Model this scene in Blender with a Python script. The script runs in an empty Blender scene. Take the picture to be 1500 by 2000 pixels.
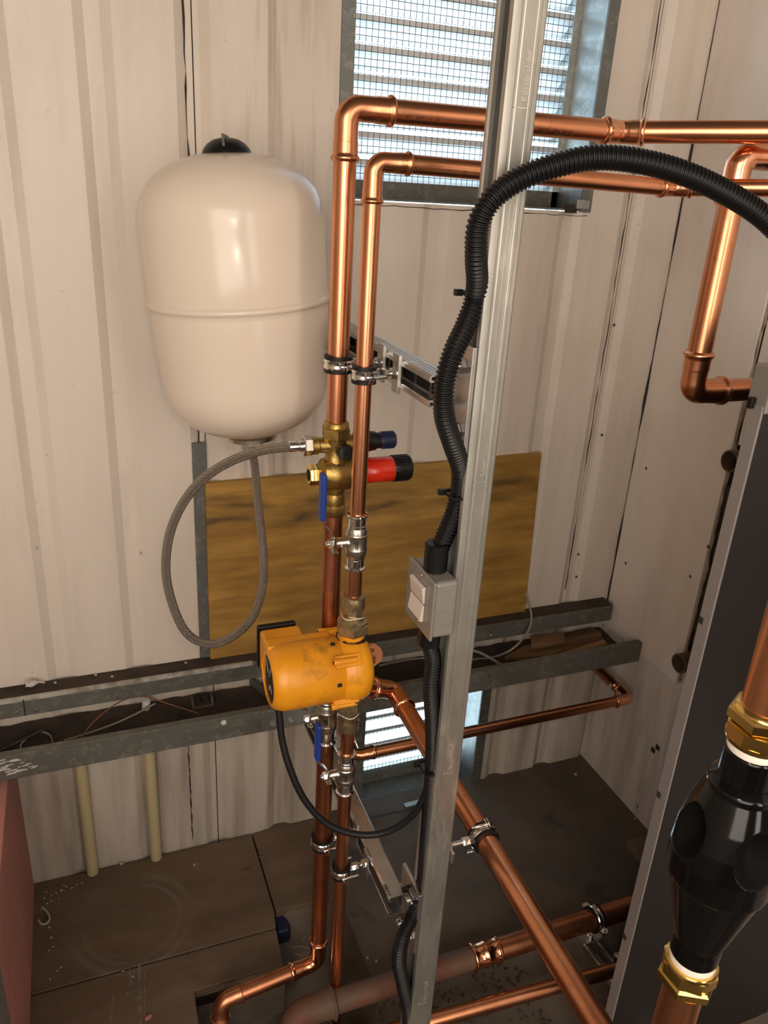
import bpy, bmesh, math, random
from mathutils import Vector, Matrix
random.seed(7)
V = Vector
S = bpy.context.scene
COL = S.collection

# ------------------------------------------------------------------ camera
IW, IH, FPX = 1500.0, 2000.0, 1533.4
YAW, PITCH, ROLL = (math.radians(a) for a in (22.148, 22.495, 3.446))
CAM = V((0.0, 0.0, 1.45))
_fw = V((math.sin(YAW) * math.cos(PITCH), math.cos(YAW) * math.cos(PITCH), -math.sin(PITCH)))
_rt = V((math.cos(YAW), -math.sin(YAW), 0.0))
_up = _rt.cross(_fw)
RX = _rt * math.cos(ROLL) + _up * math.sin(ROLL)
UY = _up * math.cos(ROLL) - _rt * math.sin(ROLL)
cd = bpy.data.cameras.new('camera')
cd.sensor_fit = 'VERTICAL'
cd.sensor_height = 24.0
cd.sensor_width = 18.0
cd.lens = FPX / IH * 24.0
cd.clip_start = 0.02
cam = bpy.data.objects.new('camera', cd)
COL.objects.link(cam)
m = Matrix.Identity(4)
for i in range(3):
    m[i][0], m[i][1], m[i][2], m[i][3] = RX[i], UY[i], -_fw[i], CAM[i]
cam.matrix_world = m
S.camera = cam


def at(u, v, ax, val):
    """the point of the plane x|y|z = val that the photograph shows at pixel (u, v)"""
    d = RX * ((u - 750) / FPX) - UY * ((v - 1000) / FPX) + _fw
    i = 'xyz'.index(ax)
    return CAM + d * ((val - CAM[i]) / d[i])


# ------------------------------------------------------------------ light
S.view_settings.view_transform = 'Standard'
S.view_settings.look = 'None'
S.view_settings.gamma = 1.0
S.view_settings.use_curve_mapping = False
S.view_settings.exposure = 0.42
W = bpy.data.worlds.new('sky')
S.world = W
W.use_nodes = True
wn, wl = W.node_tree.nodes, W.node_tree.links
wn.clear()
wo = wn.new('ShaderNodeOutputWorld')
bg = wn.new('ShaderNodeBackground')
bg.inputs['Color'].default_value = (0.60, 0.82, 1.0, 1)
bg.inputs['Strength'].default_value = 5.0
wl.new(bg.outputs[0], wo.inputs['Surface'])


def area(name, loc, target, sx, sy, power, color):
    l = bpy.data.lights.new(name, 'AREA')
    l.shape = 'RECTANGLE'
    l.size, l.size_y = sx, sy
    l.energy = power
    l.color = color
    o = bpy.data.objects.new(name, l)
    COL.objects.link(o)
    o.location = loc
    o.rotation_euler = (V(target) - V(loc)).to_track_quat('-Z', 'Y').to_euler()
    return o


# daylight in the doorway behind the camera, an added soft fill from the front left, and daylight outside the two louvres
area('doorway_daylight', (0.74, -1.60, 1.45), (0.5, 1.2, 1.15), 0.42, 2.0, 13.0, (1.0, 0.91, 0.80))
area('front_left_fill', (-0.75, -1.25, 1.65), (0.80, 1.2, 1.15), 2.0, 1.8, 48.0, (1.0, 0.875, 0.765))
area('louvre_daylight', (0.75, 2.5, 2.2), (0.72, 1.5, 1.7), 1.2, 1.0, 34.0, (0.45, 0.72, 1.0))
area('low_louvre_daylight', (0.75, 2.2, 0.85), (0.7, 1.5, 0.12), 0.8, 0.6, 30.0, (0.62, 0.85, 1.0))
area('phone_torch', (0.03, 0.0, 1.50), (0.3, 1.0, 1.0), 0.014, 0.014, 0.8, (1.0, 0.86, 0.70))

# ------------------------------------------------------------------ materials
MATS = {}


def ramp(nt, fac, stops):
    r = nt.nodes.new('ShaderNodeValToRGB')
    els = r.color_ramp.elements
    while len(els) < len(stops):
        els.new(0.5)
    for e, (p, c) in zip(els, stops):
        e.position = p
        e.color = (c[0], c[1], c[2], 1)
    nt.links.new(fac, r.inputs[0])
    return r.outputs[0]


def tex(nt, kind, scale, stretch=(1, 1, 1), detail=4, coord='Object', rough=0.55):
    tc = nt.nodes.new('ShaderNodeTexCoord')
    mp = nt.nodes.new('ShaderNodeMapping')
    mp.inputs['Scale'].default_value = stretch
    nt.links.new(tc.outputs[coord], mp.inputs[0])
    t = nt.nodes.new(kind)
    t.inputs['Scale'].default_value = scale
    if 'Detail' in t.inputs:
        t.inputs['Detail'].default_value = detail
    if 'Roughness' in t.inputs:
        t.inputs['Roughness'].default_value = rough
    nt.links.new(mp.outputs[0], t.inputs['Vector'])
    return t


def mixc(nt, fac, a, b, mode='MIX'):
    mx = nt.nodes.new('ShaderNodeMix')
    mx.data_type = 'RGBA'
    mx.blend_type = mode
    for sock, val in ((mx.inputs[0], fac), (mx.inputs[6], a), (mx.inputs[7], b)):
        if hasattr(val, 'links'):
            nt.links.new(val, sock)
        elif isinstance(val, (int, float)):
            sock.default_value = val
        else:
            sock.default_value = (val[0], val[1], val[2], 1)
    return mx.outputs[2]


def mat(name, col, rough=0.5, metal=0.0, var=None, vscale=20, stretch=(1, 1, 1), bump=0.0, bscale=60,
        bstretch=(1, 1, 1), coat=0.0, spec=0.5, extra=None, vlo=0.4, vhi=0.65, kind='ShaderNodeTexNoise', detail=5):
    mt = bpy.data.materials.new(name)
    mt.use_nodes = True
    nt = mt.node_tree
    b = nt.nodes['Principled BSDF']
    b.inputs['Base Color'].default_value = (*col, 1)
    b.inputs['Roughness'].default_value = rough
    b.inputs['Metallic'].default_value = metal
    b.inputs['Specular IOR Level'].default_value = spec
    b.inputs['Coat Weight'].default_value = coat
    b.inputs['Coat Roughness'].default_value = 0.08
    c = None
    if var:
        t = tex(nt, kind, vscale, stretch, detail)
        out = t.outputs['Color'] if kind == 'ShaderNodeTexVoronoi' else t.outputs[0]
        if kind == 'ShaderNodeTexVoronoi':
            sp = nt.nodes.new('ShaderNodeSeparateColor')
            nt.links.new(out, sp.inputs[0])
            out = sp.outputs[0]
        c = ramp(nt, out, [(vlo, col), (vhi, var)])
    if extra:
        c = extra(nt, c if c is not None else col, b)
    if c is not None:
        nt.links.new(c, b.inputs['Base Color'])
    if bump:
        t = tex(nt, 'ShaderNodeTexNoise', bscale, bstretch, 6)
        bp = nt.nodes.new('ShaderNodeBump')
        bp.inputs['Strength'].default_value = bump
        bp.inputs['Distance'].default_value = 0.002
        nt.links.new(t.outputs[0], bp.inputs['Height'])
        nt.links.new(bp.outputs[0], b.inputs['Normal'])
    MATS[name] = mt
    return mt


def grime(amount, col, scale, stretch=(1, 1, 1), lo=0.5, hi=0.75):
    def f(nt, c, b):
        t = tex(nt, 'ShaderNodeTexNoise', scale, stretch, 8, rough=0.65)
        r = ramp(nt, t.outputs[0], [(lo, (0, 0, 0)), (hi, (amount, amount, amount))])
        return mixc(nt, r, c, col)
    return f


def multi(*fs):
    def f(nt, c, b):
        for g in fs:
            c = g(nt, c, b)
        return c
    return f


def wallmat(name, col, low):
    """painted steel; dirt in runs and specks, darker towards the foot of the wall"""
    def f(nt, c, b):
        tc = nt.nodes.new('ShaderNodeTexCoord')
        sx = nt.nodes.new('ShaderNodeSeparateXYZ')
        nt.links.new(tc.outputs['Object'], sx.inputs[0])
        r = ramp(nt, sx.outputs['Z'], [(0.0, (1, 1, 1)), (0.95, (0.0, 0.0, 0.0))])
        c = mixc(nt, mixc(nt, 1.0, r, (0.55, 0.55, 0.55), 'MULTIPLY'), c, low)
        c = grime(0.35, (0.30, 0.25, 0.19), 9, (1, 1, 0.16), 0.52, 0.8)(nt, c, b)
        c = grime(0.8, (0.12, 0.09, 0.06), 55, (1, 1, 0.6), 0.67, 0.75)(nt, c, b)
        # dark runs, strongest on the lowest part of the wall
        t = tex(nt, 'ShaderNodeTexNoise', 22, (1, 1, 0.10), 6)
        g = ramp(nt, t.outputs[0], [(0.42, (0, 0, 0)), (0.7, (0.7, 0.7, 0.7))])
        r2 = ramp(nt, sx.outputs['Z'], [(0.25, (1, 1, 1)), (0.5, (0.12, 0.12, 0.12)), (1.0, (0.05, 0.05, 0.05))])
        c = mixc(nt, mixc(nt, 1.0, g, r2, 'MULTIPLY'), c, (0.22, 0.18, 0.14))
        c = grime(0.25, (0.42, 0.33, 0.22), 3, (1, 1, 0.5), 0.5, 0.8)(nt, c, b)
        # long dirty runs on the sheet between the vessel and the vent
        t3 = tex(nt, 'ShaderNodeTexNoise', 34, (1, 1, 0.06), 6)
        g3 = ramp(nt, t3.outputs[0], [(0.46, (0, 0, 0)), (0.68, (0.8, 0.8, 0.8))])
        mr = nt.nodes.new('ShaderNodeMapRange')
        nt.links.new(sx.outputs['X'], mr.inputs[0])
        mr.inputs[1].default_value, mr.inputs[2].default_value = 0.0, 1.25
        bx = ramp(nt, mr.outputs[0], [(0.20, (0.04, 0.04, 0.04)), (0.235, (1, 1, 1)), (0.33, (1, 1, 1)), (0.365, (0.06, 0.06, 0.06)), (0.50, (0.06, 0.06, 0.06)),
                                     (0.68, (0.22, 0.22, 0.22)), (0.80, (0.2, 0.2, 0.2)), (1.0, (0.15, 0.15, 0.15))])
        c = mixc(nt, mixc(nt, 1.0, g3, bx, 'MULTIPLY'), c, (0.29, 0.235, 0.175))
        return c
    return mat(name, col, 0.42, 0, bump=0.05, bscale=90, extra=f)


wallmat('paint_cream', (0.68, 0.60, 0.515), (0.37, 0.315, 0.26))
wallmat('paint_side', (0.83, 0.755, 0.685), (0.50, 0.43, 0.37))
mat('crack_dark', (0.03, 0.022, 0.016), 0.9)
mat('foam_edge', (0.42, 0.33, 0.22), 0.85, var=(0.16, 0.11, 0.07), vscale=40, bump=0.6, bscale=60)
mat('copper', (0.80, 0.36, 0.19), 0.27, 1.0, var=(0.66, 0.27, 0.13), vscale=14, stretch=(1, 1, 0.35),
    bump=0.04, bscale=40, extra=grime(0.75, (0.22, 0.08, 0.04), 42, (1, 1, 0.7), 0.62, 0.78), vlo=0.35, vhi=0.7)
mat('copper_bright', (0.90, 0.45, 0.27), 0.18, 1.0, var=(0.78, 0.34, 0.18), vscale=25, bump=0.04, bscale=60)
mat('copper_dull', (0.64, 0.27, 0.14), 0.36, 1.0, var=(0.46, 0.17, 0.085), vscale=12, bump=0.05, bscale=40,
    extra=grime(0.7, (0.16, 0.07, 0.04), 25, (1, 1, 1), 0.55, 0.78))
mat('copper_dusty', (0.13, 0.080, 0.055), 0.7, 0.2, var=(0.15, 0.06, 0.035), vscale=20, bump=0.2)
mat('galvanised', (0.50, 0.50, 0.47), 0.42, 0.85, var=(0.33, 0.34, 0.32), vscale=90, kind='ShaderNodeTexVoronoi', vlo=0.1,
    vhi=0.9, bump=0.06, bscale=60, extra=grime(0.35, (0.80, 0.78, 0.74), 24, (1, 1, 0.25), 0.52, 0.72))
mat('galvanised_mid', (0.27, 0.27, 0.245), 0.5, 0.6, var=(0.16, 0.165, 0.15), vscale=75, kind='ShaderNodeTexVoronoi', vlo=0.1, vhi=0.9, bump=0.08,
    extra=grime(0.5, (0.5, 0.48, 0.43), 45, (1, 1, 0.6), 0.58, 0.7))
mat('blade_white', (0.72, 0.72, 0.71), 0.5, 0.1)
mat('galvanised_dirty', (0.235, 0.222, 0.185), 0.6, 0.4, var=(0.135, 0.132, 0.112), vscale=70, kind='ShaderNodeTexVoronoi',
    vlo=0.1, vhi=0.9, bump=0.15, bscale=50, extra=grime(0.55, (0.06, 0.045, 0.032), 14, (0.4, 1, 1), 0.5, 0.75))
mat('galvanised_edge', (0.48, 0.45, 0.40), 0.55, 0.2, var=(0.20, 0.17, 0.13), vscale=30, bump=0.1)
mat('zinc', (0.62, 0.60, 0.57), 0.33, 0.95, var=(0.48, 0.47, 0.45), vscale=18, bump=0.05)
mat('zinc_post', (0.43, 0.41, 0.365), 0.45, 0.75, var=(0.31, 0.305, 0.275), vscale=26, stretch=(1, 1, 0.3), bump=0.12, bscale=45,
    extra=grime(0.75, (0.62, 0.59, 0.53), 34, (1, 1, 0.25), 0.55, 0.7))
mat('zinc_scratch', (0.60, 0.57, 0.52), 0.38, 0.85)
mat('chrome', (0.80, 0.78, 0.75), 0.14, 1.0)
mat('nickel', (0.58, 0.53, 0.46), 0.3, 1.0, var=(0.50, 0.45, 0.38), vscale=30, bump=0.03)
mat('braid', (0.50, 0.45, 0.39), 0.32, 1.0)
mat('brass', (0.50, 0.35, 0.115), 0.40, 1.0, var=(0.38, 0.25, 0.075), vscale=40, bump=0.5, bscale=110)
mat('brass_bright', (0.86, 0.60, 0.20), 0.18, 1.0, var=(0.72, 0.47, 0.13), vscale=30, bump=0.04)
mat('brass_dirty', (0.34, 0.26, 0.15), 0.36, 0.9, var=(0.55, 0.43, 0.25), vscale=35, bump=0.5, bscale=70,
    extra=grime(0.7, (0.07, 0.05, 0.035), 60, (1, 1, 1), 0.5, 0.7))
mat('black_plastic', (0.006, 0.006, 0.0065), 0.36, spec=0.35)
mat('scoop_black', (0.0025, 0.0025, 0.0025), 0.75, spec=0.1)
mat('black_gloss', (0.003, 0.003, 0.0032), 0.13, spec=0.32)
mat('rubber', (0.008, 0.0075, 0.0075), 0.5, spec=0.35)
mat('navy_plastic', (0.012, 0.018, 0.055), 0.4)
mat('red_plastic', (0.60, 0.022, 0.006), 0.3, coat=0.3)
mat('blue_vinyl', (0.012, 0.045, 0.26), 0.38)
mat('vessel_enamel', (0.74, 0.635, 0.525), 0.20, spec=0.45)
mat('pump_yellow', (0.86, 0.345, 0.010), 0.40, var=(0.74, 0.285, 0.009), vscale=18, coat=0.1, bump=0.06, bscale=60,
    extra=multi(grime(0.75, (0.20, 0.085, 0.012), 26, (1, 1, 1), 0.56, 0.74), grime(0.8, (0.14, 0.06, 0.012), 90, (0.5, 1, 1), 0.66, 0.74)))
mat('white_plastic', (0.70, 0.60, 0.54), 0.35)
mat('ptfe', (0.82, 0.76, 0.66), 0.6, bump=0.5, bscale=120)
mat('grey_enamel', (0.25, 0.23, 0.205), 0.32, 0.1, coat=0.15, bump=0.05, bscale=80)
mat('boiler_dark', (0.023, 0.019, 0.018), 0.5, 0.0, spec=0.3, bump=0.03, bscale=120)
mat('boiler_edge', (0.33, 0.30, 0.29), 0.40, 0.3)
mat('pvc_cream', (0.50, 0.42, 0.24), 0.42, extra=grime(0.35, (0.2, 0.16, 0.10), 18, (1, 1, 0.3), 0.5, 0.75))
mat('pink_board', (0.52, 0.225, 0.195), 0.7, var=(0.44, 0.195, 0.17), vscale=8, bump=0.05,
    extra=grime(0.3, (0.2, 0.15, 0.13), 12))
mat('rust', (0.10, 0.060, 0.035), 0.8, 0.2, var=(0.15, 0.095, 0.06), vscale=30, bump=0.4, bscale=60)
mat('dark_bore', (0.012, 0.009, 0.007), 0.9)
mat('dirt', (0.055, 0.036, 0.024), 0.95, var=(0.028, 0.018, 0.012), vscale=16, bump=0.9, bscale=50,
    extra=grime(0.35, (0.15, 0.11, 0.08), 70, (1, 1, 1), 0.62, 0.75))
mat('floor_dark', (0.118, 0.089, 0.064), 0.72, var=(0.072, 0.054, 0.039), vscale=5, bump=0.25, bscale=60,
    extra=multi(grime(0.75, (0.010, 0.009, 0.009), 5.5, (1, 1, 1), 0.58, 0.70), grime(0.5, (0.13, 0.10, 0.07), 60, (1, 1, 1), 0.66, 0.74)))
mat('leaf_litter', (0.075, 0.045, 0.022), 0.9, var=(0.04, 0.022, 0.012), vscale=60)
mat('wire_orange', (0.20, 0.075, 0.03), 0.5)
mat('cable_grey', (0.24, 0.21, 0.17), 0.5)
mat('cable_dark', (0.03, 0.025, 0.02), 0.55)
mat('offcut_wood', (0.22, 0.12, 0.05), 0.75, var=(0.10, 0.05, 0.022), vscale=18, stretch=(0.25, 2, 2), bump=0.4, bscale=60)
mat('offcut_pale', (0.40, 0.23, 0.11), 0.75, var=(0.30, 0.16, 0.07), vscale=18, stretch=(0.25, 2, 2))
mat('paint_chip', (0.42, 0.38, 0.32), 0.7)
mat('paint_run', (0.20, 0.165, 0.13), 0.7, var=(0.11, 0.085, 0.065), vscale=60, bump=0.2)
mat('cavity', (0.075, 0.058, 0.042), 0.9, var=(0.04, 0.03, 0.022), vscale=14, bump=0.3)
mat('pale_scrap', (0.45, 0.58, 0.60), 0.5)
mat('room_dim', (0.13, 0.115, 0.10), 0.7)
mat('pink_chip', (0.50, 0.17, 0.15), 0.6)
mat('ink', (0.10, 0.03, 0.015), 0.6)
mat('scuff_white', (0.60, 0.57, 0.52), 0.6)


def ply(nt, c, b):
    t = tex(nt, 'ShaderNodeTexNoise', 6, (0.5, 1, 5), 6, rough=0.6)
    c = ramp(nt, t.outputs[0], [(0.32, (0.27, 0.135, 0.022)), (0.66, (0.46, 0.26, 0.052))])
    t2 = tex(nt, 'ShaderNodeTexNoise', 60, (0.15, 1, 1), 4)
    c = mixc(nt, ramp(nt, t2.outputs[0], [(0.4, (0, 0, 0)), (0.7, (0.45, 0.45, 0.45))]), c, (0.13, 0.065, 0.018))
    # dark heartwood streaks near the top edge of the sheet
    tc = nt.nodes.new('ShaderNodeTexCoord')
    sx = nt.nodes.new('ShaderNodeSeparateXYZ')
    nt.links.new(tc.outputs['Object'], sx.inputs[0])
    n = tex(nt, 'ShaderNodeTexNoise', 4, (0.8, 1, 1.5), 3)
    ad = nt.nodes.new('ShaderNodeMath')
    ad.operation = 'MULTIPLY_ADD'
    nt.links.new(n.outputs[0], ad.inputs[0])
    ad.inputs[1].default_value = 0.16
    nt.links.new(sx.outputs['Z'], ad.inputs[2])
    r = ramp(nt, ad.outputs[0], [(0.37, (0, 0, 0)), (0.395, (0.85, 0.85, 0.85)), (0.41, (0.15, 0.15, 0.15)),
                                 (0.43, (0.7, 0.7, 0.7)), (0.45, (0.0, 0.0, 0.0))])
    n2 = tex(nt, 'ShaderNodeTexNoise', 7, (1, 1, 6), 3)
    r = mixc(nt, 1.0, r, ramp(nt, n2.outputs[0], [(0.35, (0.1, 0.1, 0.1)), (0.6, (1, 1, 1))]), 'MULTIPLY')
    return mixc(nt, r, c, (0.045, 0.03, 0.012))


mat('plywood', (0.3, 0.17, 0.05), 0.6, extra=ply, bump=0.08, bscale=80, bstretch=(0.2, 1, 1))


def fply(nt, c, b):
    t = tex(nt, 'ShaderNodeTexNoise', 4, (0.7, 2.5, 1), 7, rough=0.65)
    c = ramp(nt, t.outputs[0], [(0.3, (0.098, 0.062, 0.036)), (0.7, (0.175, 0.121, 0.077))])
    c = grime(0.6, (0.20, 0.155, 0.115), 5, (1, 1, 1), 0.55, 0.78)(nt, c, b)
    c = grime(0.8, (0.03, 0.02, 0.014), 26, (1, 1, 1), 0.66, 0.76)(nt, c, b)
    # the worn ring where a drum once stood
    tc = nt.nodes.new('ShaderNodeTexCoord')
    vd = nt.nodes.new('ShaderNodeVectorMath')
    vd.operation = 'DISTANCE'
    nt.links.new(tc.outputs['Object'], vd.inputs[0])
    vd.inputs[1].default_value = (0.005, 1.275, 0.0)
    n = tex(nt, 'ShaderNodeTexNoise', 3.5, (1, 1, 1), 3)
    ad = nt.nodes.new('ShaderNodeMath')
    ad.operation = 'MULTIPLY_ADD'
    nt.links.new(n.outputs[0], ad.inputs[0])
    ad.inputs[1].default_value = 0.055
    nt.links.new(vd.outputs['Value'], ad.inputs[2])
    k = ramp(nt, ad.outputs[0], [(0.115, (0, 0, 0)), (0.121, (0.55, 0.55, 0.55)), (0.127, (0.05, 0.05, 0.05)), (0.138, (0.15, 0.15, 0.15)), (0.146, (0.6, 0.6, 0.6)), (0.153, (0.1, 0.1, 0.1)), (0.18, (0, 0, 0))])
    n2 = tex(nt, 'ShaderNodeTexNoise', 6, (1, 1, 1), 4)
    k = mixc(nt, 1.0, k, ramp(nt, n2.outputs[0], [(0.42, (0.05, 0.05, 0.05)), (0.6, (1, 1, 1))]), 'MULTIPLY')
    return mixc(nt, k, c, (0.22, 0.18, 0.14))


mat('floor_ply', (0.10, 0.065, 0.042), 0.7, extra=fply, bump=0.2, bscale=50)
mat('floor_ply_edge', (0.17, 0.11, 0.06), 0.8, var=(0.08, 0.05, 0.03), vscale=30, stretch=(0.3, 1, 6))

# braided steel sleeve, woven in the hose's own uv
_nt = MATS['braid'].node_tree
_b = _nt.nodes['Principled BSDF']
_tc = _nt.nodes.new('ShaderNodeTexCoord')
_hs = []
for sgn in (1, -1):
    mp = _nt.nodes.new('ShaderNodeMapping')
    mp.inputs['Rotation'].default_value = (0, 0, sgn * 0.78)
    _nt.links.new(_tc.outputs['UV'], mp.inputs[0])
    wv = _nt.nodes.new('ShaderNodeTexWave')
    wv.inputs['Scale'].default_value = 2.2
    _nt.links.new(mp.outputs[0], wv.inputs[0])
    _hs.append(wv.outputs[1])
_mx = _nt.nodes.new('ShaderNodeMath')
_mx.operation = 'MULTIPLY'
_nt.links.new(_hs[0], _mx.inputs[0])
_nt.links.new(_hs[1], _mx.inputs[1])
_nt.links.new(ramp(_nt, _mx.outputs[0], [(0.0, (0.14, 0.11, 0.085)), (0.45, (0.62, 0.56, 0.49))]), _b.inputs['Base Color'])
_bp = _nt.nodes.new('ShaderNodeBump')
_bp.inputs['Distance'].default_value = 0.0012
_bp.inputs['Strength'].default_value = 0.8
_nt.links.new(_mx.outputs[0], _bp.inputs['Height'])
_nt.links.new(_bp.outputs[0], _b.inputs['Normal'])

# ------------------------------------------------------------------ mesh helpers
X, Y, Z = V((1, 0, 0)), V((0, 1, 0)), V((0, 0, 1))


def frame(d):
    d = V(d).normalized()
    a = Z if abs(d.z) < 0.9 else Y
    u = a.cross(d).normalized()
    return u, d.cross(u).normalized(), d


def fillet(pts, R, n=8):
    """a polyline with its corners rounded to radius R"""
    pts = [V(p) for p in pts]
    out = [pts[0]]
    for a, b, c in zip(pts, pts[1:], pts[2:]):
        d1, d2 = (a - b).normalized(), (c - b).normalized()
        ang = d1.angle(d2)
        t = min(R / math.tan(ang / 2), (a - b).length * 0.49, (c - b).length * 0.49)
        r = t * math.tan(ang / 2)
        cen = b + (d1 + d2).normalized() * (r / math.sin(ang / 2))
        s, e = b + d1 * t - cen, b + d2 * t - cen
        tot = s.angle(e)
        ax = s.cross(e).normalized()
        for k in range(n + 1):
            out.append(cen + Matrix.Rotation(tot * k / n, 3, ax) @ s)
    out.append(pts[-1])
    return out


def spline(pts, n=10):
    pts = [V(p) for p in pts]
    P = [pts[0] * 2 - pts[1]] + pts + [pts[-1] * 2 - pts[-2]]
    out = []
    for i in range(1, len(P) - 2):
        a, b, c, d = P[i - 1:i + 3]
        for k in range(n):
            t = k / n
            out.append(0.5 * ((2 * b) + (c - a) * t + (2 * a - 5 * b + 4 * c - d) * t * t + (3 * b - a - 3 * c + d) * t ** 3))
    out.append(pts[-1])
    return out


def resample(path, step):
    out, acc = [path[0]], 0.0
    for a, b in zip(path, path[1:]):
        L = (b - a).length
        pos = step - acc
        while pos <= L:
            out.append(a + (b - a) * (pos / L))
            pos += step
        acc = L - (pos - step)
    return out


LOCS = {}


def wloc(o):
    return LOCS[o.name] if o else V((0, 0, 0))


class MB:
    def __init__(s):
        s.v, s.f, s.uv = [], [], None

    def add(s, vs, fs):
        k = len(s.v)
        s.v += [V(p) for p in vs]
        s.f += [tuple(i + k for i in f) for f in fs]
        return s

    def box(s, a, b, rot=None, about=None):
        x0, y0, z0 = a
        x1, y1, z1 = b
        vs = [V((x, y, z)) for z in (z0, z1) for y in (y0, y1) for x in (x0, x1)]
        if rot is not None:
            c = V(about) if about is not None else (V(a) + V(b)) / 2
            vs = [c + rot @ (p - c) for p in vs]
        return s.add(vs, [(0, 2, 3, 1), (4, 5, 7, 6), (0, 1, 5, 4), (2, 6, 7, 3), (0, 4, 6, 2), (1, 3, 7, 5)])

    def obox(s, c, ux, uy, uz, hx, hy, hz):
        c = V(c)
        vs = [c + V(ux) * (hx * i) + V(uy) * (hy * j) + V(uz) * (hz * k) for k in (-1, 1) for j in (-1, 1) for i in (-1, 1)]
        return s.add(vs, [(0, 2, 3, 1), (4, 5, 7, 6), (0, 1, 5, 4), (2, 6, 7, 3), (0, 4, 6, 2), (1, 3, 7, 5)])

    def tube(s, path, r, n=20, cap=True, uv=False, closed=False):
        path = [V(p) for p in path]
        N = len(path)
        rs = r if isinstance(r, (list, tuple)) else [r] * N
        t0 = (path[1] - path[0]).normalized()
        u, w, _ = frame(t0)
        prev = t0
        base = len(s.v)
        fs = []
        L = 0.0
        uvs = []
        for i, p in enumerate(path):
            if i == 0:
                t = t0
            elif i == N - 1:
                t = (path[i] - path[i - 1]).normalized() if (path[i] - path[i - 1]).length > 1e-9 else prev
            else:
                t = path[i + 1] - path[i - 1]
                t = t.normalized() if t.length > 1e-9 else prev
            q = prev.rotation_difference(t)
            u, w = q @ u, q @ w
            prev = t
            if i:
                L += (path[i] - path[i - 1]).length
            for k in range(n):
                a = 2 * math.pi * k / n
                s.v.append(p + (u * math.cos(a) + w * math.sin(a)) * rs[i])
            uvs.append(L)
        for i in range(N - 1):
            for k in range(n):
                k2 = (k + 1) % n
                fs.append((base + i * n + k, base + i * n + k2, base + (i + 1) * n + k2, base + (i + 1) * n + k))
        if uv:
            s.uv = []
            for i in range(N - 1):
                for k in range(n):
                    a, b2 = k / n * 3, (k + 1) / n * 3
                    s.uv += [(a, uvs[i] * 62), (b2, uvs[i] * 62), (b2, uvs[i + 1] * 62), (a, uvs[i + 1] * 62)]
        if cap:
            fs.append(tuple(base + k for k in reversed(range(n))))
            fs.append(tuple(base + (N - 1) * n + k for k in range(n)))
            if uv:
                s.uv += [(0, 0)] * (2 * n)
        s.f += fs
        return s

    def lathe(s, o, d, prof, n=32, cap=True):
        """prof: (radius, distance along d from o)"""
        u, w, d = frame(d)
        o = V(o)
        base = len(s.v)
        for r, h in prof:
            for k in range(n):
                a = 2 * math.pi * k / n
                s.v.append(o + d * h + (u * math.cos(a) + w * math.sin(a)) * r)
        for i in range(len(prof) - 1):
            for k in range(n):
                k2 = (k + 1) % n
                s.f.append((base + i * n + k, base + i * n + k2, base + (i + 1) * n + k2, base + (i + 1) * n + k))
        if cap:
            s.f.append(tuple(base + k for k in reversed(range(n))))
            s.f.append(tuple(base + (len(prof) - 1) * n + k for k in range(n)))
        return s

    def hexa(s, o, d, af, L, ch=0.12, n=6, spin=0.0):
        """a hexagonal nut: across-flats af, length L along d, chamfered ends"""
        u, w, d = frame(d)
        o = V(o)
        R = af / 2 / math.cos(math.pi / n)
        base = len(s.v)
        c = ch * L
        for r, h in ((R * 0.9, 0), (R, c), (R, L - c), (R * 0.9, L)):
            for k in range(n):
                a = 2 * math.pi * k / n + spin
                s.v.append(o + d * h + (u * math.cos(a) + w * math.sin(a)) * r)
        for i in range(3):
            for k in range(n):
                k2 = (k + 1) % n
                s.f.append((base + i * n + k, base + i * n + k2, base + (i + 1) * n + k2, base + (i + 1) * n + k))
        s.f.append(tuple(base + k for k in reversed(range(n))))
        s.f.append(tuple(base + 3 * n + k for k in range(n)))
        return s

    def extrude(s, prof, o, ux, uy, d, L):
        """closed 2-D profile (in ux, uy at o) extruded L along d"""
        o, ux, uy, d = V(o), V(ux), V(uy), V(d)
        n = len(prof)
        base = len(s.v)
        for h in (0, L):
            for a, b in prof:
                s.v.append(o + ux * a + uy * b + d * h)
        for k in range(n):
            k2 = (k + 1) % n
            s.f.append((base + k, base + k2, base + n + k2, base + n + k))
        s.f.append(tuple(base + k for k in reversed(range(n))))
        s.f.append(tuple(base + n + k for k in range(n)))
        return s

    def build(s, name, material, parent=None, bevel=0.0, label=None, ang=38, loc=None, seg=2):
        if parent is None and loc is None:
            lo = V([min(p[i] for p in s.v) for i in range(3)])
            hi = V([max(p[i] for p in s.v) for i in range(3)])
            loc = V(((lo.x + hi.x) / 2, (lo.y + hi.y) / 2, lo.z))
        off = wloc(parent) if parent else V(loc)
        me = bpy.data.meshes.new(name)
        me.from_pydata([p - off for p in s.v], [], s.f)
        bm = bmesh.new()
        bm.from_mesh(me)
        if not s.uv:
            bmesh.ops.recalc_face_normals(bm, faces=bm.faces)
        bm.to_mesh(me)
        bm.free()
        if s.uv:
            ul = me.uv_layers.new(name='UVMap')
            for i, c in enumerate(s.uv):
                ul.data[i].uv = c
        me.materials.append(MATS[material])
        for p in me.polygons:
            p.use_smooth = True
        me.set_sharp_from_angle(angle=math.radians(ang))
        o = bpy.data.objects.new(name, me)
        COL.objects.link(o)
        if parent:
            o.parent = parent
        else:
            o.location = off
        LOCS[o.name] = off
        if label:
            o['label'] = label
        if bevel:
            bv = o.modifiers.new('bevel', 'BEVEL')
            bv.width = bevel
            bv.segments = seg
            bv.limit_method = 'ANGLE'
            bv.harden_normals = True
        return o


def tag(o, label, cat, group=None, kind=None):
    o['label'] = label
    o['category'] = cat
    if group:
        o['group'] = group
    if kind:
        o['kind'] = kind
    return o


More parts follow.
